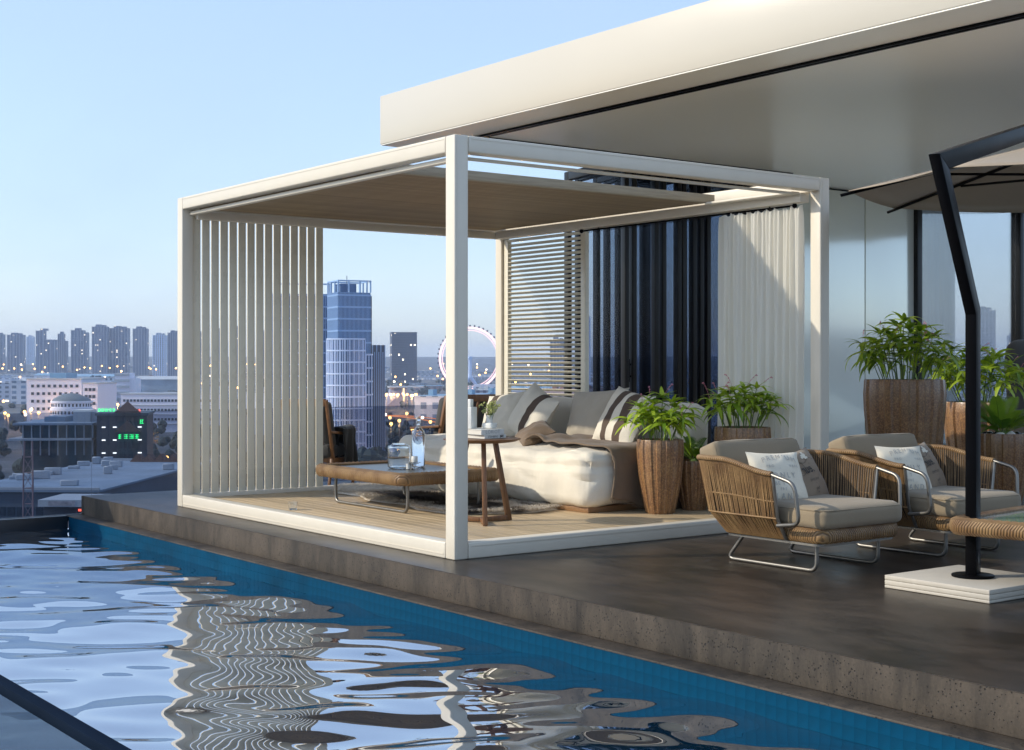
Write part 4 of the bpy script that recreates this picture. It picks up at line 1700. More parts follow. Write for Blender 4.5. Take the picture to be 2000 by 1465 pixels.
for i in range(24):
    ring_ = .185 if i < 15 else .125
    a = i * 6.283 / (15 if i < 15 else 9) + .2 * rnd.random()
    wht = (i * 7) % 5 < 2
    o = link('pebble', peb[i % 2][0 if wht else 1], None, (5.53 + ring_ * math.cos(a), .03 + ring_ * math.sin(a), .582 + (.012 if i >= 15 else 0)), (0, 0, rnd.random() * 6))
    o.scale = (1.05,) * 3
    tag(o, ('smooth white pebble' if wht else 'smooth black pebble') + ' in the pot around the small palm\'s stem', 'pebble', ('white' if wht else 'black') + ' pebbles around the palm')

# ================================================================== parasol
BXc, BYc = 1.535, -2.505
um = thing('parasol', 'taupe octagonal parasol on a bent black pole with pale square base', 'parasol', (BXc, BYc, 0))
for k, (z0, z1) in enumerate(((.002, .017), (.0185, .043), (.0445, .068))):
    MB().box(-.315, .315, -.315, .315, z0, z1).build('base_slab', STONEW, um, bevel=.003)
MB().lathe([(0, .0685), (.105, .0685), (.108, .071), (.108, .078), (.104, .081), (0, .081)], 48).build('flange', BLACKM, um)
hub_c = Vector((3.03 * 1.3, 7.45 * 1.3))


def cam_xy(X, Z):
    return Vector((CAM.x + X * CC + Z * SS, CAM.y - X * SS + Z * CC))


hub = cam_xy(*hub_c) - Vector((BXc, BYc))
hd = Vector((hub.x, hub.y, 0)).normalized()
sd = Vector((-hd.y, hd.x, 0))
zb, zt_ = 1.44, 2.145
back_ = -hd * .60
p0, p1, p2 = Vector((0, 0, .08)), Vector((0, 0, zb)), back_ + Vector((0, 0, zt_))
hub_top = Vector((hub.x, hub.y, 2.90))


def prism(path, wd, dp, d_in=None, d_out=None):
    """rectangular section swept in the hd/z plane with mitred bends"""
    vs, fs = [], []
    n_ = len(path)
    for i, p in enumerate(path):
        t0 = (path[i] - path[i - 1]).normalized() if i else (path[1] - path[0]).normalized()
        t1 = (path[i + 1] - path[i]).normalized() if i < n_ - 1 else t0
        if i == 0 and d_in is not None:
            t0 = d_in
        if i == n_ - 1 and d_out is not None:
            t1 = d_out
        n0 = sd.cross(t0).normalized()
        n1 = sd.cross(t1).normalized()
        nn = (n0 + n1).normalized()
        k = dp / 2 / max(.3, nn.dot(n0))
        for a, b in ((-1, -1), (1, -1), (1, 1), (-1, 1)):
            vs.append(p + sd * (a * wd / 2) + nn * (b * k))
    for i in range(n_ - 1):
        for k in range(4):
            l = (k + 1) % 4
            fs.append((i * 4 + k, i * 4 + l, i * 4 + 4 + l, i * 4 + 4 + k))
    fs += [(3, 2, 1, 0), tuple((n_ - 1) * 4 + k for k in range(4))]
    return MB().add(vs, fs)


arm_dir = (hub_top - p2).normalized()
up_dir = (p2 - p1).normalized()
prism([p0, p1, p2], .056, .088, None, arm_dir).build('pole', BLACKM, um, bevel=.003)
prism([p2 + arm_dir * .001, hub_top + arm_dir * .12], .0562, .088, up_dir, None).build('arm', BLACKM, um, bevel=.003)
emb = MB()
em_n = (Vector((CAM.x - BXc, CAM.y - BYc, 0))).normalized()
pf = -sd * .0297
emb.add([pf + hd * a + Vector((0, 0, b)) for a, b in ((0, .125), (-.010, .155), (0, .20), (.010, .155))], [(0, 1, 2, 3)])
emb.build('emblem', STEEL, um, smooth=False)
ZRm, ZAp = 2.38, 2.755
rad = .94 * 1.3 / (2 * math.sin(R(22.5)))
Lp = cam_xy(1.81 * 1.3, 7.6 * 1.3) - Vector((BXc, BYc))
a0 = math.atan2(Lp.y - hub.y, Lp.x - hub.x)
tips = [Vector((hub.x + rad * math.cos(a0 + R(45) * k), hub.y + rad * math.sin(a0 + R(45) * k), ZRm)) for k in range(8)]
apex = Vector((hub.x, hub.y, ZAp))
for k in range(8):
    A, B = tips[k], tips[(k + 1) % 8]

    def pn(u, v):
        e = A.lerp(B, v)
        q = apex.lerp(e, u)
        q = q + Vector((0, 0, -.028 * math.sin(v * math.pi) * u * (1.15 - u) * 3))
        return q
    o = MB().grid(pn, 8, 10).build('canopy_panel', CANOPYF, um)
    md = o.modifiers.new('t', 'SOLIDIFY')
    md.thickness = .004
    e = (tips[k] - apex).normalized()
    MB().tube([apex.lerp(tips[k], .05) + Vector((0, 0, -.018)), tips[k] + Vector((0, 0, -.016)) + e * .055], .011, 8).build('rib', BLACKM if k in (0, 7) else STEEL, um)
hbz = 2.47
MB().lathe([(0, 2.40), (.035, 2.40), (.045, 2.43), (.045, 2.52), (.03, 2.54), (.022, 2.56), (.022, 2.895), (0, 2.895)], 20, Matrix.Translation((hub.x, hub.y, 0))).build('hub', BLACKM, um)
for k in range(8):
    m2 = apex.lerp(tips[k], .62) + Vector((0, 0, -.032))
    MB().tube([Vector((hub.x, hub.y, hbz)), m2], .009, 6).build('strut', BLACKM, um)

# ================================================================== curtain and rod in the pergola
rod = thing('curtain_rod', 'thin black curtain rod under the pergola\'s right beam', 'curtain rod', (PX - .155, 0, 2.345), 0)
MB().tube([(0, .22, 0), (0, 2.66, 0)], .0085, 10).build('rod', BLACKM, rod)
for y in (.20, 2.68):
    MB().lathe([(0, -.02), (.014, -.014), (.020, 0), (.014, .014), (0, .02)], 16).build('finial', BLACKM, rod, (0, y, 0))
for y in (.45, 2.45):
    MB().tube([(0, y, .0), (0, y, .04), (.05, y, .055)], .006, 8).build('bracket', BLACKM, rod)
rg = MB()
for i in range(58):
    y = 1.07 + i * .0265
    c = Vector((0, y, -.006))
    rg.tube([c + Vector((.014 * math.cos(t * 1.0472), 0, .014 * math.sin(t * 1.0472))) for t in range(6)], .002, 4, closed=True)
tag(rg.build('ring', BLACKM, rod), kind='stuff')


def curt(u, v):
    y = .13 + .85 * u
    g = math.sin(u * 78 + 2.6 * math.sin(u * 7 + .8) + 1.5 * nz(u * 5, (1 - v) * 1.2, 2)) * (.012 + .018 * (1 - v)) * (.6 + .9 * abs(nz(u * 6, 1.3, 7))) + .020 * nz(u * 7, (1 - v) * 1.6, 4)
    pinch = 1 - .02 * (1 - v)
    z = FL + .012 + (2.335 - FL - .012) * v
    g2 = .012 * math.sin(u * 130 + v * 2)
    return (PX - .155 + (g + g2) * (1 if v < .97 else .5), .62 + (y - .62) * pinch, z + .012 * math.cos(u * 60) * (1 if v > .97 else 0))


cu = tag(MB().grid(curt, 240, 26).build('curtain', CURTM), 'long white curtain bunched at the right end of the pergola', 'curtain')

# ================================================================== dark high backed chair at the right edge
dc = thing('wing_chair', 'dark grey upholstered high backed chair by the window behind the palm', 'chair', (8.05, 1.05, 0), R(-36))
mb = softbox(.86, .22, 1.02, .10, 16, (.03, .03, .02), .02, 3, 2)
mb.build('backrest', DARKF, dc, (0, .30, .92), (R(-7), 0, 0))
softbox(.84, .80, .22, .07, 10, (.01, .01, .02), .008, 3, 3).build('seat_cushion', DARKF, dc, (0, -.03, .38))
for s in (-1, 1):
    softbox(.13, .78, .40, .06, 8).build('armrest', DARKF, dc, (s * .42, -.02, .50))
    for y in (-.34, .30):
        MB().lathe([(.016, 0), (.024, .27), (0, .27)], 10).build('leg', BLACKM, dc, (s * .36, y, 0))

# ================================================================== the city beyond the roof
def G(r):
    if r < 900:
        return -36.0
    if r < 2757:
        return -36.0 + 22.0 * (r - 900) / 1857
    return -14.0 + 44.0 * (r - 2757) / 2243


RT = Vector((CC, -SS, 0))
FW = Vector((SS, CC, 0))
ZC = CAM.z


def gpt(px, d, z=None):
    p = at(px, HY, d)
    p.z = G(d) if z is None else z
    return p


def zrow(y, d):
    return ZC - (y - HY) / F_PX * d


# ground sheet out to the horizon
m_, t_, out_ = new_mat('city_ground')
v_ = coords(t_)
f1 = noise_tex(t_, v_, .012, 8, .7)
f2 = noise_tex(t_, v_, .06, 6, .7)
gc_ = ramp(t_, f1, [(.3, (.030, .042, .065)), (.5, (.060, .072, .10)), (.7, (.13, .14, .17))])
gc_ = mix(t_, .5, gc_, ramp(t_, f2, [(.35, (.022, .032, .026)), (.5, (.07, .07, .072)), (.65, (.16, .155, .15))]))
pbsdf(t_, out_, gc_, .85)
GROUND = m_
rr = [0, 60, 140, 260, 400, 600, 900, 1300, 1800, 2300, 2757, 3300, 3900, 4500, 5000]
na = 96
vs = [(CAM.x, CAM.y, -36.6)]
for r in rr[1:]:
    for k in range(na):
        a = 6.28318 * k / na
        vs.append((CAM.x + r * math.cos(a), CAM.y + r * math.sin(a), G(r) - .1))
fs = [(0, 1 + k, 1 + (k + 1) % na) for k in range(na)]
for i in range(len(rr) - 2):
    for k in range(na):
        l = (k + 1) % na
        fs.append((1 + i * na + k, 1 + (i + 1) * na + k, 1 + (i + 1) * na + l, 1 + i * na + l))
struct('city_ground', MB().add(vs, fs), GROUND)

FAR_T = window_mat('far_tower_facade', (.13, .17, .27), (.035, .06, .125), 4.2, 3.1, .022, .55, .6, power=1.2)  # city facade colours below have the bluish dusk light mixed in
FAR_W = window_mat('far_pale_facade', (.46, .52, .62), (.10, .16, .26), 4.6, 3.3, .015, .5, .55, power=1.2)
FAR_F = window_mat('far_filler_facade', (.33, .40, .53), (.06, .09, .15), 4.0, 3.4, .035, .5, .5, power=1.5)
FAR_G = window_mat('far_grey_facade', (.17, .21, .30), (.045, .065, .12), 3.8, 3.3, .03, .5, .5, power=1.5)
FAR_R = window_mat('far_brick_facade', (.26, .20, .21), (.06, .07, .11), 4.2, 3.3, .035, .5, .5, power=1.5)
OFFICE = window_mat('dark_office_facade', (.075, .085, .125), (.030, .042, .075), 2.6, 3.2, .035, .62, .62, power=3.5)
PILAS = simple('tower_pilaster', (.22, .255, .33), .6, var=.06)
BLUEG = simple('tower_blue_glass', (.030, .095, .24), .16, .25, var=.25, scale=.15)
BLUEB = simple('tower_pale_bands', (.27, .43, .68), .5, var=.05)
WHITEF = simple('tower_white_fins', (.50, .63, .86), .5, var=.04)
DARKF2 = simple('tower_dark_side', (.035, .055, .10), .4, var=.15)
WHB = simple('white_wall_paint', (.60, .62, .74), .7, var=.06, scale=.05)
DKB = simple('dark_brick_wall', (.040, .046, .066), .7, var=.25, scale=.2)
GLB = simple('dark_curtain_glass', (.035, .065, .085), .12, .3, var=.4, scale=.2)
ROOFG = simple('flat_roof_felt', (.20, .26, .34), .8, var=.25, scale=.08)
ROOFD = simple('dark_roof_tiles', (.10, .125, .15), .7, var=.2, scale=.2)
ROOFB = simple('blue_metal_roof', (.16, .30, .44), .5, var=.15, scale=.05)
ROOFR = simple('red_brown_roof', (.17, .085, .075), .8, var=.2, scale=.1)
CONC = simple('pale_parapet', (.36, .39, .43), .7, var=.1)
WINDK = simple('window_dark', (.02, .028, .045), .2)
E_WARM = emit('amber_lamp_glow', (1.0, .47, .12), 5.5)
E_WHITE = emit('white_lamp_glow', (1.0, .80, .55), 5.0)
E_GREEN = emit('green_sign_glow', (.03, 1.0, .22), 1.6)
E_RED = emit('red_sign_glow', (1.0, .12, .07), 1.8)
E_PINK = emit('pink_wheel_glow', (1.0, .66, .70), 1.0)
E_PURP = emit('purple_strip_glow', (.42, .10, .42), .8)
E_SODI = emit('sodium_strip_glow', (1.0, .30, .10), .9)


def place(name, label, cat, px0, px1, ytop, d, dep, rot=0.0, group=None, base=None):
    """an Empty at the building's foot; returns it with width and height"""
    wd = (px1 - px0) / F_PX * d
    g = G(d) if base is None else base
    h = zrow(ytop, d) - g
    p = gpt((px0 + px1) / 2, d) + FW * (dep / 2)
    p.z = g
    t = thing(name, label, cat, p, -YAW + R(rot), group)
    return t, wd, h


def far_tower(label, px0, px1, ytop, d, mat_=None, step=None, dep=None, rot=0, pil=5, group=None):
    px0, px1 = px0 + .06 * (px1 - px0), px1 - .06 * (px1 - px0)
    dep = dep or (px1 - px0) / F_PX * d * .5
    t, wd, h = place('apartment_tower', label, 'tower', px0, px1, ytop, d, dep, rot, group)
    m1 = mat_ or FAR_T
    w2 = wd / 2
    if step:
        MB().box(-w2, w2 * step[0], -dep / 2, dep / 2, 0, h).box(w2 * step[0] + .05, w2, -dep / 2 + 1, dep / 2, 0, h * step[1]).build('body', m1, t)
    else:
        MB().box(-w2, w2, -dep / 2, dep / 2, 0, h).build('body', m1, t)
    mb = MB()
    for i in range(pil + 1):
        x = -w2 + wd * i / pil
        hh = h if (not step or x <= w2 * step[0]) else h * step[1]
        mb.box(x - .5, x + .5, -dep / 2 - .7, -dep / 2 - .02, 0, hh + .6)
    tag(mb.build('pilaster', PILAS if mat_ is not FAR_W else WHITEF, t), kind='stuff')
    rh = MB().box(-w2 * .6, w2 * .1, -dep * .3, dep * .3, h + .02, h + 4.0)
    if not step:
        rh.box(w2 * .25, w2 * .7, -dep * .25, dep * .3, h + .02, h + 3.0)
    rh.build('roof_house', m1, t)
    return t


far_tower('grey blue far tower cut by the left picture edge', -22, 8, 653, 2650)
far_tower('far tower with rounded roof bumps near the left picture edge', 12, 47, 654, 2600)
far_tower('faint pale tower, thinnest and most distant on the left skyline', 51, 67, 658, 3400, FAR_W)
far_tower('stepped grey tower whose left half rises above its right half', 68, 109, 646, 2500, None, (-.2, .80))
far_tower('slim stepped far tower between two wider ones on the left', 112, 132, 652, 2600, None, (.35, .82))
far_tower('broad far tower with lower right shoulder at left centre', 137, 172, 645, 2550, None, (.55, .95))
far_tower('tallest left tower of the far pair standing together', 178, 211, 638, 2500)
far_tower('right tower of the far pair standing together', 211.5, 252, 641, 2520, None, None, None, 0, 6)
far_tower('plain darker slab tower standing alone right of the far pair', 258, 289, 642, 2450)
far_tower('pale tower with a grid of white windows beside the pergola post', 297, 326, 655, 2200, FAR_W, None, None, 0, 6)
far_tower('blue tower right behind the pergola\'s far left post', 326.5, 352, 650, 2300)
for i, (a, b, y) in enumerate(((372, 396, 650), (412, 440, 645), (446, 478, 641), (500, 524, 648))):
    far_tower('far grey tower glimpsed between the white vertical slats', a, b, y, 2500 + 60 * i, group='far towers behind the slats')
far_tower('far tower seen through the horizontal louvre panel', 1073, 1106, 666, 1500)
far_tower('pale topped slim tower between louvre panel and dark doors', 1139, 1153, 620, 1200, FAR_W)
far_tower('blue banded tower seen through the right window', 1905, 1946, 606, 1500, None, None, None, 0, 1)
far_tower('small stepped far tower at the right window\'s edge', 1968, 1992, 655, 2500, None, (.1, .75))
far_tower('small far tower low in the right window', 1948, 1962, 690, 2700)

# ---- main glass tower
T, wd, h = place('glass_tower', 'tall blue glass tower with an open frame crown behind the chair', 'tower', 645, 711, 571, 600, 14.4, 25)
hw = 7.2
MB().box(-hw, hw, -hw, hw, 0, h).build('body', BLUEG, T)
for i in range(15):
    z = h - 1.2 - i * 5.05
    MB().box(-hw - .25, hw + .25, -hw - .25, hw + .25, z - .35, z + .35).build('floor_band', BLUEB, T)
mb = MB()
for i in range(25):
    x = -hw + .3 + i * (2 * hw - .6) / 24
    mb.box(x - .10, x + .10, -hw - .30, -hw - .02, 0, h)
    mb.box(-hw - .30, -hw - .02, x - .10, x + .10, 0, h)
tag(mb.build('fin', BLUEB, T), kind='stuff')
MB().box(hw + .02, hw + .6, -hw, hw, 0, h - 1.5).build('dark_side', DARKF2, T)
cr = MB()
cz = h + 4.6
for x in (-hw, -hw * .35, hw * .35, hw):
    for y in (-hw, hw):
        cr.box(x - .28, x + .28, y - .28, y + .28, h, cz)
for y in (-hw * .35, hw * .35):
    for x in (-hw, hw):
        cr.box(x - .28, x + .28, y - .28, y + .28, h, cz)
for s in (-hw, hw):
    cr.box(-hw - .3, hw + .3, s - .3, s + .3, cz + .02, cz + .6)
    cr.box(s - .3, s + .3, -hw + .31, hw - .31, cz + .02, cz + .6)
cr.build('crown_frame', BLUEB, T)
MB().box(-hw * .7, hw * .25, -hw * .6, hw * .6, h + .02, h + 3.8).build('roof_house', BLUEG, T)
MB().tube([(-1, 0, h + 3.8), (-1, 0, h + 7.5)], .15, 5).build('antenna', DARKF2, T)
T2, wd, h2 = place('glass_tower', 'lower blue wing left of the tall glass tower, behind the slats', 'tower', 530, 642, 574, 618, 14, 6)
MB().box(-wd / 2, wd / 2, -7, 7, 0, h2).build('body', BLUEG, T2)
for i in range(14):
    z = h2 - .6 - i * 5.05
    MB().box(-wd / 2 - .2, wd / 2 + .2, -7.25, 7.2, z - .35, z + .35).build('floor_band', BLUEB, T2)
mb = MB()
for i in range(34):
    x = -wd / 2 + i * wd / 33
    mb.box(x - .1, x + .1, -7.3, -7.02, 0, h2)
tag(mb.build('fin', BLUEB, T2), kind='stuff')
cr = MB()
for i in range(5):
    x = -wd / 2 + .4 + i * (wd - .8) / 4
    cr.box(x - .28, x + .28, -6.8, -6.2, h2, h2 + 4)
cr.box(-wd / 2, wd / 2, -6.8, -6.2, h2 + 4.02, h2 + 4.6)
cr.build('crown_frame', BLUEB, T2)

# white gridded drum in front of it
T3, wd, h3 = place('round_tower', 'curved white gridded office tower in front of the tall blue tower', 'tower', 634, 711, 661, 575, 16, 0)
rad_ = 11.5
half = math.asin(min(.98, wd / 2 / rad_))


def arcp(a, r, z):
    return (r * math.sin(a), 8 - rad_ * math.cos(half) - r * math.cos(a) + rad_ - 8 + 2.5, z)


def arc_slab(mb_, r, a0_, a1_, z0, z1, n_=14, thick=.5):
    vs_, fs_ = [], []
    for i in range(n_ + 1):
        a = a0_ + (a1_ - a0_) * i / n_
        for r_ in (r - thick, r):
            for z in (z0, z1):
                vs_.append(arcp(a, r_, z))
    for i in range(n_):
        k = i * 4
        fs_ += [(k + 2, k + 6, k + 7, k + 3), (k + 1, k + 3, k + 7, k + 5), (k, k + 4, k + 6, k + 2), (k, k + 1, k + 5, k + 4)]
    fs_ += [(0, 2, 3, 1), (n_ * 4, n_ * 4 + 1, n_ * 4 + 3, n_ * 4 + 2)]
    mb_.add(vs_, fs_)


mb = MB()
arc_slab(mb, rad_ - .5, -half, half, 0, h3 - .3, 16, 6)
mb.build('body', BLUEG, T3)
for i in range(12):
    z = h3 - i * 4.75
    mb = MB()
    arc_slab(mb, rad_, -half, half, z - .45, z + .1, 16, .9)
    mb.build('floor_band', WHITEF, T3)
mb = MB()
for i in range(26):
    a = -half + 2 * half * i / 25 + .01 * math.sin(i * 2.3)
    w_ = .22 if i % 3 else .34
    arc_slab(mb, rad_ - .02, a - w_ / rad_ / 2, a + w_ / rad_ / 2, 0, h3 - .5, 1, .6)
tag(mb.build('fin', WHITEF, T3), kind='stuff')
T4, wd, h4 = place('office_block', 'narrow white framed office block right of the curved tower', 'tower', 708, 724, 691, 590, 12, 4)
MB().box(-wd / 2, wd / 2, -6, 6, 0, h4).build('body', BLUEG, T4)
for i in range(11):
    MB().box(-wd / 2 - .2, wd / 2 + .2, -6.3, 6, h4 - i * 5.6 - .7, h4 - i * 5.6).build('floor_band', WHITEF, T4)
mb = MB()
for i in range(4):
    x = -wd / 2 + i * wd / 3
    mb.box(x - .2, x + .2, -6.35, -6.02, 0, h4)
tag(mb.build('fin', WHITEF, T4), kind='stuff')
T5, wd, h5 = place('office_block', 'dark office block with pale vertical fins at the glass tower\'s right side', 'tower', 724, 748, 674, 605, 12, 8)
MB().box(-wd / 2, wd / 2, -6, 6, 0, h5).build('body', DARKF2, T5)
mb = MB()
for i in range(7):
    x = -wd / 2 + i * wd / 6
    mb.box(x - .16, x + .16, -6.4, -6.02, 0, h5 - (3 if i % 2 else 0))
tag(mb.build('fin', BLUEB, T5), kind='stuff')
T6, wd, h6 = place('office_block', 'dark rectangular office slab with a few lit windows', 'tower', 762, 811, 651, 1850, 20, 12)
MB().box(-wd / 2, wd / 2, -10, 10, 0, h6).build('body', OFFICE, T6)
MB().box(-wd / 2 - .4, wd / 2 + .4, -10.4, 10.4, h6 + .02, h6 + 1.6).build('parapet', DARKF2, T6)
mb = MB()
for i in range(13):
    x = -wd / 2 + i * wd / 12
    mb.box(x - .28, x + .28, -10.6, -10.02, 0, h6)
tag(mb.build('fin', DARKF2, T6), kind='stuff')

# ---- ferris wheel
dW = 1450
wc = gpt(918, dW, zrow(700, dW))
FWh = thing('ferris_wheel', 'pink lit ferris wheel on a white splayed support beyond the post', 'ferris wheel', wc, -YAW + R(14))
rw = 62 / F_PX * dW


def circ(r, y, n=64):
    return [(r * math.cos(6.28318 * i / n), y, r * math.sin(6.28318 * i / n)) for i in range(n)]


MB().tube(circ(rw * .965, -1.2), 1.0, 6, closed=True).tube(circ(rw * .965, 1.2), 1.0, 6, closed=True).build('rim', E_PINK, FWh)
MB().tube(circ(rw * .885, 0), .40, 6, closed=True).build('inner_rim', E_PINK, FWh)
mb = MB()
for i in range(48):
    a = 6.28318 * i / 48
    b = a + 6.28318 / 48
    mb.tube([(rw * .965 * math.cos(a), -1.2, rw * .965 * math.sin(a)), (rw * .885 * math.cos(b), 0, rw * .885 * math.sin(b))], .16, 4)
    if i % 2 == 0:
        mb.tube([(0, 0, 0), (rw * .885 * math.cos(a), 0, rw * .885 * math.sin(a))], .06, 4)
tag(mb.build('spoke', WHITEF, FWh), kind='stuff')
cab = MB().box(-.8, .8, -.9, .9, -1.0, .9).mesh('cabin', DARKF2, bevel=.4)
for i in range(44):
    a = 6.28318 * i / 44
    link('cabin', cab, FWh, (rw * 1.03 * math.cos(a), 0, rw * 1.03 * math.sin(a)))
hz0 = G(dW) - wc.z
MB().tube([(0, 0, 1.5), (0, 0, hz0 * .55)], [1.5, 2.1], 8).tube([(0, 0, hz0 * .5), (-8, 0, hz0 * .78), (-20, 0, hz0 * .97)], [2.0, 1.5, 1.3], 8).tube([(0, 0, hz0 * .5), (8, 0, hz0 * .78), (20, 0, hz0 * .97)], [2.0, 1.5, 1.3], 8).build('support', WHITEF, FWh)
MB().lathe([(0, -2.5), (2.0, -2.5), (2.0, 2.5), (0, 2.5)], 16, Matrix.Rotation(R(90), 4, 'X')).build('hub', E_WHITE if False else WHITEF, FWh)


# ---- nearer blocks left of the pergola
def windows(t, x0, x1, nx, z0, z1, nz_, y, w_, h_, name='window', m=None, sides=None):
    me_ = MB().box(-w_ / 2, w_ / 2, -.15, .15, -h_ / 2, h_ / 2).mesh(name, m or WINDK)
    for i in range(nx):
        for j in range(nz_):
            link(name, me_, t, (x0 + (x1 - x0) * (i + .5) / nx, y, z0 + (z1 - z0) * (j + .5) / nz_))


B, wd, h = place('office_building', 'white building with small square dark windows left of the post', 'building', 55, 165, 742, 850, 40, -4)
MB().box(-wd / 2, wd / 2, -20, 20, 0, h).build('wall', WHB, B)
MB().box(-wd / 2 - .3, wd / 2 + .3, -20.3, 20.3, h + .02, h + 1.0).build('parapet', CONC, B)
windows(B, -wd / 2 + 2, wd / 2 - 1, 9, h * .30, h * .95, 4, -20.1, 1.7, 1.7)
MB().box(-wd * .2, wd * .1, -10, 8, h + 1.02, h + 4).build('roof_house', ROOFB, B)
B, wd, h = place('office_building', 'white block with two columns of square windows, right of the bigger white one', 'building', 166, 196, 750, 845, 30, -6)
MB().box(-wd / 2, wd / 2, -15, 15, 0, h).build('wall', WHB, B)
MB().box(-wd / 2 - .3, wd / 2 + .3, -15.3, 15.3, h + .02, h + .9).build('parapet', CONC, B)
windows(B, -wd / 2 + 1, wd / 2 - 1, 3, h * .15, h * .95, 5, -15.1, 1.8, 1.8)
B, wd, h = place('round_building', 'round white building with pink lit rows under a dark tiled roof', 'building', 88, 166, 778, 740, 22)
for k in range(4):
    r_ = wd / 2 * (1 + .03 * k) * .98
    z1 = h * (.92 - .20 * k)
    MB().lathe([(0, z1 - h * .195), (r_, z1 - h * .195), (r_, z1 - h * .05), (r_ + .5, z1 - h * .05), (r_ + .5, z1), (0, z1)], 40, Matrix.Translation((0, 0, -.02 * k))).build('storey', WHB, B)
    mb = MB()
    for i in range(34):
        a = 6.28318 * i / 34
        mb.box(-.45, .45, -.1, .1, z1 - h * .15, z1 - h * .07, Matrix.Translation(((r_ + .02) * math.sin(a), -(r_ + .02) * math.cos(a), 0)) @ Matrix.Rotation(a, 4, 'Z'))
    tag(mb.build('window_row', WINDK if k != 2 else E_RED, B), kind='stuff')
MB().lathe([(0, h * .921), (wd * .49, h * .921), (wd * .44, h * .98), (wd * .2, h * 1.10), (0, h * 1.13)], 32).build('roof', ROOFD, B)
B, wd, h = place('apartment_block', 'long low white block with three rows of windows beside the post', 'building', 236, 420, 771, 780, 16, -2)
MB().box(-wd / 2, wd / 2, -8, 8, 0, h).build('wall', WHB, B)
MB().box(-wd / 2 - .3, wd / 2 + .3, -8.3, 8.3, h + .02, h + .8).build('roof', CONC, B)
windows(B, -wd / 2 + 1, wd / 2 - 1, 26, h * .22, h * .97, 3, -8.1, 1.25, 1.3)
mb = MB()
for k in range(3):
    mb.box(-wd / 2, wd / 2, -8.5, -8.02, h * (.22 + .25 * k) - .2, h * (.22 + .25 * k) + .25)
tag(mb.build('balcony_band', CONC, B), kind='stuff')
B, wd, h = place('office_building', 'small pale block with layered balconies behind the white building', 'building', 222, 262, 729, 1150, 25, 5)
MB().box(-wd / 2, wd * .2, -12, 12, 0, h).box(wd * .2 + .02, wd / 2, -11, 12, 0, h * .85).build('wall', WHB, B)
for k in range(5):
    MB().box(-wd / 2 - .3, wd * .2, -13, -12.02, h - 2 - k * 5, h - k * 5).build('balcony', CONC, B)
for i, (a, b, y, d) in enumerate(((-10, 54, 741, 1500), (66, 128, 731, 1750), (130, 220, 733, 1700), (262, 345, 738, 1300))):
    B, wd, h = place('warehouse', ['pale flat roofed warehouse at the left picture edge', 'blue roofed warehouse behind the white building', 'wider blue roofed warehouse below the far pair of towers', 'grey shop hall with coloured posters beside the post'][i], 'warehouse', a, b, y, d, 40, 0)
    MB().box(-wd / 2, wd / 2, -20, 20, 0, h - 1.5).build('wall', WHB if i != 3 else ROOFG, B)
    MB().add([(-wd / 2 - 1, -21, h - 1.48), (wd / 2 + 1, -21, h - 1.48), (wd / 2 + 1, 21, h - 1.48), (-wd / 2 - 1, 21, h - 1.48), (-wd / 2 - 1, 0, h + 1.5), (wd / 2 + 1, 0, h + 1.5)],
             [(0, 1, 5, 4), (2, 3, 4, 5), (0, 4, 3), (1, 2, 5), (3, 2, 1, 0)]).build('roof', ROOFB if i in (1, 2) else CONC, B)

# dark glazed hall with green signs
B, wd, h = place('shopping_hall', 'dark glazed hall with overhanging roofs and green lit signs', 'building', 38, 176, 826, 380, 26, 4)
MB().box(-wd / 2, wd / 2, -13, 13, 0, h - .6).build('wall', GLB, B)
for z, o_ in ((h - .55, 2.0), (h - 4.6, 3.0)):
    MB().box(-wd / 2 - o_, wd / 2, -13 - o_, 13.2, z, z + .55).build('roof', ROOFG if z > h - 1 else CONC, B)
me_ = MB().box(-.16, .16, -.2, .2, 0, 4.0).mesh('column', CONC)
for i in range(9):
    link('column', me_, B, (-wd / 2 + .3 + i * (wd - .6) / 8, -13.25, h - 8.7))
    link('column', me_, B, (-wd / 2 + .3 + i * (wd - .6) / 8, -13.25, h - 4.0)).scale = (1, 1, .85)
MB().box(wd * .12, wd * .36, -6, 2, h + .02, h + 3.2).build('roof_house', CONC, B)
MB().box(-wd * .3, 0, -5, 6, h + .02, h + 1.4).build('roof_house', ROOFG, B)
B, wd, h = place('brick_block', 'dark brick block with gabled bay and green lit signs', 'building', 176, 271, 812, 372, 22, 10)
MB().box(-wd / 2, wd / 2, -11, 11, 0, h).build('wall', DKB, B)
MB().box(-wd / 2 - .4, wd / 2 + .4, -11.4, 11.4, h + .02, h + .7).build('parapet', ROOFD, B)
bx = wd * .12
MB().box(bx - 2.6, bx + 2.6, -12.4, -11.02, 0, h - 1.5).build('bay', GLB, B)
for z in (h - 4.2, h + .8):
    MB().add([(bx - 3.4, -12.9, z), (bx + 3.4, -12.9, z), (bx, -12.9, z + 3.0), (bx - 3.4, -11.03, z), (bx + 3.4, -11.03, z), (bx, -11.03, z + 3.0)], [(0, 1, 2), (3, 5, 4), (0, 2, 5, 3), (1, 4, 5, 2), (0, 3, 4, 1)]).build('gable', simple('gable_brown', (.11, .06, .05), .8) if z < h else bpy.data.materials['gable_brown'], B)
windows(B, bx - 2.2, bx + 2.2, 4, 1.5, h - 6, 5, -12.45, .75, 1.7, 'window', WINDK)
LAMPW = emit('wall_lamp_glow', (1.0, .95, .85), 2.2)
lm = MB().box(-.45, .45, -.25, .1, -.12, .12).mesh('wall_lamp', LAMPW)
for x in (-wd * .36, -wd * .14, wd * .36):
    for k in range(5):
        link('wall_lamp', lm, B, (x, -11.15, h - 3 - 3.4 * k))


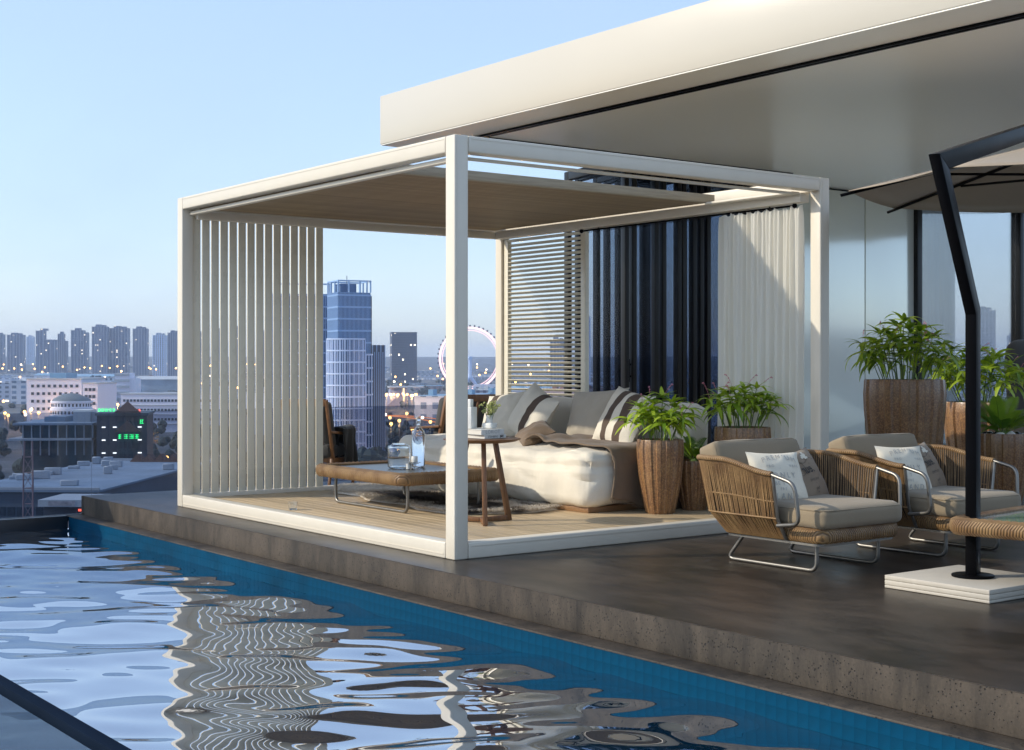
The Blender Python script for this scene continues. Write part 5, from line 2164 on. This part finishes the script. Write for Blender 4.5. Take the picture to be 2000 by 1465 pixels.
def glyphs(n_, s, seed):
    """block strokes standing for the lit characters, too small in the photo to read"""
    rn = random.Random(seed)
    mb_ = MB()
    for i in range(n_):
        x = (i - (n_ - 1) / 2) * s * 1.12
        for k in range(3):
            z = (k - 1) * s * .36
            mb_.box(x - s * .42, x + s * .42 * rn.choice((.4, 1, 1)), -.08, .08, z - s * .05, z + s * .05)
        for k in range(2):
            q = x + rn.uniform(-.35, .35) * s
            mb_.box(q - s * .05, q + s * .05, -.07, .07, -s * .46, s * .46)
    return mb_


glyphs(4, 1.25, 2).build('lit_sign', E_GREEN, B, (bx + .4, -13.2, h - 5.4))
glyphs(5, .85, 5).build('lit_sign', E_GREEN, B, (-wd * .30, -11.2, h + 1.5))
glyphs(1, 1.2, 7).build('lit_sign', E_GREEN, B, (wd * .40, -11.3, h - 1.6))
glyphs(4, .8, 9).build('lit_sign', E_RED, B, (wd * .25, -11.3, h + 1.3))

# big flat roof in the lower left
zr = -22.0
B, wd, h = place('market_hall', 'large flat grey roofed hall at lower left below the railing', 'building', -70, 214, 955, 262, 80, -3)
h = zr - G(262)
MB().box(-wd / 2, wd / 2, -40, 40, 0, h - .4).build('wall', simple('blue_grey_wall', (.075, .095, .13), .7, var=.2, scale=.1), B)
MB().box(-wd / 2 - .6, wd / 2 + .6, -40.6, 40.6, h - .38, h).build('roof', ROOFG, B)
for s in (-1, 1):
    MB().box(-wd / 2 - .6, wd / 2 + .6, s * 40.4 - .25, s * 40.4 + .25, h + .01, h + .5).build('parapet', CONC, B)
mb = MB()
rnd = random.Random(12)
sk = MB().box(-1.1, 1.1, -.5, .5, 0, .9).mesh('roof_unit', CONC, bevel=.1, seg=1)
for i in range(16):
    o = link('roof_unit', sk, B, (wd * (rnd.random() * .9 - .45), -34 + 68 * rnd.random(), h + .01), (0, 0, rnd.random() * .3))
    o.scale = (.7 + rnd.random(), .8 + rnd.random(), .7 + 1.2 * rnd.random())
windows(B, -wd / 2 + 1, wd / 2 - 1, 14, h - 6, h - 2, 1, -40.1, 1.3, 1.6)
gb = simple('small_gable_red', (.13, .065, .05), .8, var=.2)
gm = MB().add([(-1.8, -1.5, 0), (1.8, -1.5, 0), (0, -1.5, 1.9), (-1.8, 1.5, 0), (1.8, 1.5, 0), (0, 1.5, 1.9)], [(0, 1, 2), (3, 5, 4), (0, 2, 5, 3), (1, 4, 5, 2), (0, 3, 4, 1)]).mesh('dormer', gb)
for i in range(6):
    link('dormer', gm, B, (-wd * .12 + i * wd * .105, 36.5, h + .01))
# signboard band of that hall
B2, wd, h = place('shop_row', 'low shop row with pale canopy under the flat roofed hall', 'building', 88, 212, 975, 240, 10, -3)
MB().box(-wd / 2, wd / 2, -5, 5, 0, h - 1.2).build('wall', DKB, B2)
MB().box(-wd / 2 - .5, wd / 2 + .5, -6.5, 5, h - 1.18, h).build('canopy', CONC, B2)
MB().box(-wd * .38, wd * .05, -6.56, -6.51, h - 1.0, h - .2).build('signboard', simple('sign_grey', (.30, .28, .31), .6, var=.4, scale=1.2), B2)
MB().box(wd * .1, wd * .45, -6.6, -6.51, h - 1.9, h - 1.5).build('lit_strip', E_RED, B2)
B3, wd, h = place('side_pavilion', 'single storey hall with grey hipped roof and sign near the car park', 'building', 212, 318, 918, 345, 22, 14)
MB().box(-wd / 2, wd / 2, -11, 11, 0, h - 1).build('wall', DKB, B3)
MB().add([(-wd / 2 - 1, -12, h - .98), (wd / 2 + 1, -12, h - .98), (wd / 2 + 1, 12, h - .98), (-wd / 2 - 1, 12, h - .98), (-wd / 4, 0, h + 1.2), (wd / 4, 0, h + 1.2)], [(0, 1, 5, 4), (2, 3, 4, 5), (0, 4, 3), (1, 2, 5), (3, 2, 1, 0)]).build('roof', ROOFG, B3)
MB().box(wd * .05, wd * .40, -11.3, -11.02, h - 3.4, h - 1.6).build('signboard', CONC, B3)
windows(B3, -wd / 2 + 1, wd / 2 - 1, 7, h - 7, h - 4, 1, -11.1, 1.8, 2.0, 'window', WINDK)

# thin mast in the lower left
dM = 226
MS = thing('steel_mast', 'slender three legged steel mast in front of the flat roof', 'mast', gpt(58, dM), -YAW)
zt2 = zrow(862, dM) - G(dM)
MASTM = simple('mast_red_grey', (.20, .13, .15), .6, var=.2)
legs = [(1.05 * math.cos(R(a)), 1.05 * math.sin(R(a))) for a in (80, 200, 320)]
for (x, y) in legs:
    MB().tube([(x, y, 0), (x * .9, y * .9, zt2 * .8), (x * .75, y * .75, zt2)], .13, 6).build('leg', MASTM, MS)
mb = MB()
for k in range(9):
    z = zt2 * (k + 1) / 10
    mb.tube([(x * .93, y * .93, z) for x, y in legs], .06, 4, closed=True)
    for i in range(3):
        a, b = legs[i], legs[(i + 1) % 3]
        mb.tube([(a[0] * .93, a[1] * .93, z), (b[0] * .93, b[1] * .93, z - zt2 * .1)], .05, 4)
mb.build('bracing', MASTM, MS)

# exhibition hall, pyramid and beacon near the wheel
B, wd, h = place('exhibition_hall', 'angular grey hall with a sloping glass front below the dark slab', 'building', 748, 790, 758, 1150, 30, 8)
MB().add([(-wd / 2, -15, 0), (wd / 2, -15, 0), (wd / 2, 15, 0), (-wd / 2, 15, 0), (-wd / 2 + 5, -9, h), (wd / 2, -15, h), (wd / 2, 15, h), (-wd / 2 + 5, 15, h)],
         [(3, 2, 1, 0), (4, 5, 6, 7), (0, 1, 5, 4), (1, 2, 6, 5), (2, 3, 7, 6), (3, 0, 4, 7)]).build('wall', simple('hall_mauve_grey', (.22, .22, .30), .5, var=.15, scale=.06), B)
MB().box(-wd / 2 + 3, wd / 2 + 14, -16, 15, h + .02, h + 1.2).build('roof', CONC, B)
MB().box(wd * .30, wd * .38, -15.8, -15.02, 0, h).build('lit_pier', E_WHITE if False else emit('pier_glow', (1, .72, .42), .9), B)
P_ = thing('glass_pyramid', 'small pale pyramid among street lights right of the angular hall', 'pyramid', gpt(822, 1130), -YAW + R(20))
MB().add([(-4, -4, 0), (4, -4, 0), (4, 4, 0), (-4, 4, 0), (0, 0, 7.5)], [(0, 1, 4), (1, 2, 4), (2, 3, 4), (3, 0, 4)]).build('body', WHITEF, P_, smooth=False)
Sd = thing('stadium_canopy', 'low canopy edged with purple light behind the flowers', 'building', gpt(935, 1250), -YAW)
MB().lathe([(0, 0), (26, 0), (27, 4.5), (22, 7), (0, 9)], 40).build('roof', ROOFG, Sd)
MB().tube(circ(27.3, 0), .55, 5, closed=True, M=Matrix.Translation((0, 0, 4.6)) @ Matrix.Rotation(R(90), 4, 'X')).build('lit_edge', E_PURP, Sd)


# roads
def ribbon(px_rows, wd, z_off=.05, name='road', m=None):
    pts = []
    for px, y in px_rows:
        d = (ZC + 36) * F_PX / (y - HY)
        pts.append(gpt(px, d, G(d) + z_off))
    vs_, fs_ = [], []
    for i, p in enumerate(pts):
        t = (pts[min(i + 1, len(pts) - 1)] - pts[max(i - 1, 0)]).normalized()
        s_ = Vector((-t.y, t.x, 0)) * wd / 2
        vs_ += [p - s_, p + s_]
    for i in range(len(pts) - 1):
        fs_.append((2 * i, 2 * i + 1, 2 * i + 3, 2 * i + 2))
    struct(name, MB().add(vs_, fs_), m)
    return pts


ASPH = simple('asphalt', (.060, .055, .055), .7, var=.2, scale=.05)
r1 = ribbon([(-40, 884), (120, 884), (260, 886), (420, 890), (640, 893), (760, 890)], 16, .05, 'road', ASPH)
r2 = ribbon([(60, 845), (240, 838), (420, 838), (700, 846), (860, 850), (1100, 846)], 15, .06, 'road', ASPH)
r3 = ribbon([(700, 860), (800, 872), (900, 905), (1000, 960)], 13, .07, 'road', ASPH)

# elevated road with glowing parapet lamps
RD = thing('elevated_road', 'curving elevated road edged with orange red lights behind the bed', 'flyover', gpt(760, 780), -YAW)
Minv = Matrix.Translation(RD.location) @ Matrix.Rotation(-YAW, 4, 'Z')
Minv = Minv.inverted()
for nm, off, z0, m in (('deck', 0, 0, ASPH), ('lit_parapet', -4.6, .9, E_SODI), ('lit_parapet', 4.6, .9, E_SODI)):
    pts = []
    for i in range(25):
        u = i / 24
        px = 650 + 240 * u
        y = 822 - 12 * math.sin(u * 2.6) + 16 * u * u
        d = (ZC + 36 - 8) * F_PX / (y - HY) * 1.0
        pts.append(Minv @ gpt(px, d, G(d) + 8))
    vs_, fs_ = [], []
    hw_ = 4.5 if nm == 'deck' else .16
    for i, p in enumerate(pts):
        t = (pts[min(i + 1, 24)] - pts[max(i - 1, 0)]).normalized()
        s_ = Vector((-t.y, t.x, 0))
        c = p + s_ * off
        vs_ += [c - s_ * hw_ + Vector((0, 0, z0 - .5)), c + s_ * hw_ + Vector((0, 0, z0 - .5)), c + s_ * hw_ + Vector((0, 0, z0)), c - s_ * hw_ + Vector((0, 0, z0))]
    for i in range(24):
        k = 4 * i
        for a in range(4):
            b = (a + 1) % 4
            fs_.append((k + a, k + b, k + 4 + b, k + 4 + a))
    MB().add(vs_, fs_).build(nm, m, RD)
    if nm == 'deck':
        pm_ = MB().box(-1, 1, -1, 1, -8.5, -.5).mesh('pier', CONC)
        for i in range(1, 24, 4):
            link('pier', pm_, RD, pts[i])

# low-rise filler in the distance
rnd = random.Random(77)
taken = []
n_low = 0
fill_me = {}
for k in range(20):
    mt = [FAR_F, FAR_W, FAR_G, FAR_F, FAR_R, FAR_W][k % 6]
    wq, dq, hq = 12 + 3 * (k % 4), 10 + 2 * (k % 3), 8 + 2.2 * (k % 5)
    mb = MB().box(-wq, wq, -dq, dq, 0, hq)
    if k % 3 == 0:
        mb.box(-wq * .5, wq * .1, -dq * .5, dq * .5, hq + .02, hq + 3)
    if k % 3 == 1:
        mb.box(wq + .02, wq * 1.8, -dq, dq * .6, 0, hq * .6)
    mb.box(-wq - .3, wq + .3, -dq - .3, dq + .3, hq - .35, hq + .01)
    nf_ = len(mb.f)
    # roof clutter and a coloured roof sheet
    rq = random.Random(k)
    mb.box(-wq + .4, wq - .4, -dq + .4, dq - .4, hq + .02, hq + .12)
    for c in range(7):
        x_, y_ = rq.uniform(-wq * .8, wq * .7), rq.uniform(-dq * .8, dq * .7)
        mb.box(x_, x_ + rq.uniform(.8, 3), y_, y_ + rq.uniform(.8, 2.5), hq + .13, hq + rq.uniform(.6, 2.4))
    me_ = mb.mesh('low_building', mats=[mt, [ROOFG, ROOFB, ROOFD, CONC, ROOFR][k % 5]])
    for pi, pl in enumerate(me_.polygons):
        if pi >= nf_:
            pl.material_index = 1
    fill_me[k] = me_
for i in range(900):
    px = rnd.uniform(-260, 2260)
    d = 560 + 2600 * rnd.random() ** 1.25
    p = gpt(px, d)
    if px < 570 and d < 1050 and px > -160:
        continue
    if 620 < px < 760 and d < 700:
        continue
    if 725 < px < 930 and d < 1560:
        continue
    if any((p - q).length < 46 + d * .012 for q in taken):
        continue
    taken.append(p)
    kk = rnd.randrange(20)
    o = link('low_building', fill_me[kk], None, p, (0, 0, -YAW + rnd.choice((0, .3, -.25, 1.57, 1.2)) + rnd.gauss(0, .05)))
    s = (.7 + .7 * rnd.random()) * (1 + d / 3500)
    kz = s * (.75 + .7 * rnd.random() + (.8 if rnd.random() < .10 else 0))
    top_ok = zrow((733 if px < 352 else 748) + rnd.random() * 10, d) - p.z
    hq_ = max(v.co.z for v in o.data.vertices)
    kz = max(.25, min(kz, top_ok / hq_))
    o.scale = (s, s, kz)
    wq_ = ['grey blue', 'white', 'dark grey', 'pale blue', 'brick brown', 'light'][kk % 6]
    rq_ = ['grey felt', 'blue metal', 'dark tiled', 'pale concrete', 'red brown'][kk % 5]
    zone = 'nearer part' if d < 1200 else ('middle' if d < 2000 else 'farthest part')
    tag(o, 'low %s block with %s roof in the %s of the city' % (wq_, rq_, zone), 'building', 'low %s city blocks with %s roofs, %s' % (wq_, rq_, zone))
    n_low += 1
    if n_low >= 250:
        break

# trees of the city, one mass of dark clumps
rnd = random.Random(31)
CTREE = simple('city_tree_leaf', (.028, .040, .036), .8, var=.4, scale=.3)
mb = MB()
cl = [Vector((math.cos(a) * math.cos(b), math.sin(a) * math.cos(b), math.sin(b))) for a, b in [(k * 2.4, -.6 + 1.6 * k / 9) for k in range(9)]]
for i in range(700):
    px = rnd.uniform(-100, 2000)
    d = 420 + 1500 * rnd.random() ** 1.4
    if 90 < px < 345 and d < 480:
        continue
    p = gpt(px, d)
    s = 2.2 + 2.6 * rnd.random()
    for k in range(7):
        c = p + Vector((rnd.gauss(0, s * .5), rnd.gauss(0, s * .5), s * (.5 + .9 * rnd.random())))
        r_ = s * (.35 + .3 * rnd.random())
        mb.lathe([(0, -r_), (r_ * .8, -r_ * .5), (r_, .1 * r_), (r_ * .6, r_ * .7), (0, r_)], 5, Matrix.Translation(c) @ Matrix.Rotation(rnd.random() * 6, 4, 'Z'))
tag(mb.build('city_trees', CTREE, smooth=False), 'dark tree clumps between the city blocks', kind='stuff')


def street_tree(label, px, y, m, s, seed):
    d = (ZC + 36) * F_PX / (y - HY)
    t = thing('street_tree', label, 'tree', gpt(px, d), 0)
    rn = random.Random(seed)
    MB().tube([(0, 0, 0), (.1, 0, s * .5), (0, .1, s)], [.35, .25, .12], 6).build('trunk', DKB, t)
    mb_ = MB()
    for k in range(240):
        c = Vector((rn.gauss(0, s * .34), rn.gauss(0, s * .34), s * .95 + rn.gauss(0, s * .30)))
        r_ = s * .075 * (.6 + rn.random())
        a_ = Matrix.Translation(c) @ Matrix.Rotation(rn.random() * 6, 4, Vector((rn.gauss(0, 1), rn.gauss(0, 1), rn.gauss(0, 1))).normalized())
        mb_.add([(-r_, -r_ * .6, 0), (r_, -r_ * .6, 0), (r_ * .8, r_ * .7, r_ * .3), (-r_ * .8, r_ * .7, -r_ * .2)], [(0, 1, 2, 3)], a_)
    mb_.build('crown', m, t, smooth=False)
    return t


AUT = simple('amber_lit_autumn_leaf', (.36, .20, .06), .8, var=.3, scale=.4)  # autumn leaf colour with the amber street light put into it
street_tree('amber lamp lit round tree beside the street at lower left', 290, 884, AUT, 5.2, 3)
street_tree('smaller amber tree by the street, touching the bigger one\'s left', 272, 878, AUT, 3.6, 4)

# parked cars
rnd = random.Random(14)
CARM = [simple('car_paint_%s' % n_, c, .3, .2, var=.02) for n_, c in (('white', (.6, .62, .66)), ('grey', (.22, .23, .26)), ('dark', (.03, .035, .05)), ('red', (.25, .04, .04)))]
car_me = []
for m in CARM:
    me_ = MB().box(-2.1, 2.1, -.88, .88, .3, .85).add([(-1.2, -.82, .86), (1.3, -.82, .86), (1.3, .82, .86), (-1.2, .82, .86), (-.7, -.7, 1.42), (.8, -.7, 1.42), (.8, .7, 1.42), (-.7, .7, 1.42)], [(4, 5, 6, 7), (0, 1, 5, 4), (1, 2, 6, 5), (2, 3, 7, 6), (3, 0, 4, 7)]).mesh('parked_car', m, bevel=.12, seg=1)
    car_me.append(me_)
wheel_m = simple('tyre', (.02, .02, .02), .8)
k = 0
for row in range(5):
    for i in range(9):
        px, y = 258 + i * 11 + row * 2, 906 + row * 10.5 - i * .5
        if rnd.random() < .2:
            continue
        d = (ZC + 36) * F_PX / (y - HY)
        j = rnd.randrange(4)
        o = link('parked_car', car_me[j], None, gpt(px, d), (0, 0, -YAW + 1.2 + rnd.gauss(0, .06)))
        tag(o, ['white', 'grey', 'black', 'dark red'][j] + ' car in the crowded open car park behind the low hipped hall', 'car', ['white', 'grey', 'black', 'dark red'][j] + ' cars in the car park')

# street lamps, all lit
lampA = MB().tube([(0, 0, 0), (0, 0, 8)], .10, 5)
pole_me = lampA.mesh('pole', CORDW)
head_me = MB().lathe([(0, -.62), (.45, -.42), (.62, 0), (.45, .42), (0, .62)], 8).mesh('lamp_head', E_WARM)
head2_me = MB().lathe([(0, -.62), (.45, -.42), (.62, 0), (.45, .42), (0, .62)], 8).mesh('lamp_head', E_WHITE)
spots = []
n_glow = 0
for r in (r1, r2, r3):
    for i in range(len(r) - 1):
        a, b = r[i], r[i + 1]
        n_ = max(2, int((b - a).length / 26))
        t = (b - a).normalized()
        s_ = Vector((-t.y, t.x, 0))
        for j in range(n_):
            spots.append((a.lerp(b, j / n_) + s_ * (8.5 if j % 2 else -8.5), rnd.random() < .75, True))
for i in range(150):
    d = 650 + 2100 * rnd.random() ** 1.1
    spots.append((gpt(rnd.uniform(-40, 1150), d), rnd.random() < .7, False))
for i in range(26):
    spots.append((gpt(690 + i * 5 + rnd.gauss(0, 2), 1090 + rnd.gauss(0, 20)), rnd.random() < .9, i % 2 == 0))
for px in (2, 28, 40, 88, 122, 150, 168, 176, 215, 235, 292):
    spots.append((gpt(px + rnd.gauss(0, 3), 2150 + rnd.gauss(0, 120)), True, False))
for px, y in ((10, 818), (16, 822), (48, 815), (230, 801), (333, 800), (118, 808), (60, 812), (325, 905)):
    d = (ZC + 36 - 8) * F_PX / (y - HY)
    spots.append((gpt(px, d), True, True))
for p, warm, road in spots[:290]:
    t = thing('street_lamp', 'amber street lamp alight among the city streets' if warm else 'white street lamp alight among the city streets', 'street lamp', p, 0, 'amber street lamps' if warm else 'white street lamps')
    link('pole', pole_me, t)
    link('lamp_head', head_me if warm else head2_me, t, (0, 0, 8))
    s = 1.0 + (p - CAM).length / 2200
    t.scale = (s, s, s)
    if n_glow < 64 and (p - CAM).length < 1300 and warm and road:
        n_glow += 1
        gl = bpy.data.lights.new('lamp_light', 'POINT')
        gl.energy = 5200
        gl.color = (1.0, .50, .18)
        gl.shadow_soft_size = .6
        go = bpy.data.objects.new('lamp_light', gl)
        COL.objects.link(go)
        go.parent = t
        go.location = (0, 0, 6.6)

# ------------------------------------------------------------------ air
HAZE = True
if HAZE:
    m_, t_, out_ = new_mat('haze_air')
    pv = N(t_, 'ShaderNodeVolumePrincipled')
    pv.inputs['Color'].default_value = (.62, .76, 1.0, 1)
    pv.inputs['Density'].default_value = .00014
    pv.inputs['Anisotropy'].default_value = .0
    t_.links.new(pv.outputs[0], out_.inputs['Volume'])
    hb = MB().box(CAM.x - 5100, CAM.x + 5100, CAM.y - 5100, CAM.y + 5100, -38.0, 78.0)
    tag(hb.build('haze', m_, smooth=False), kind='stuff')
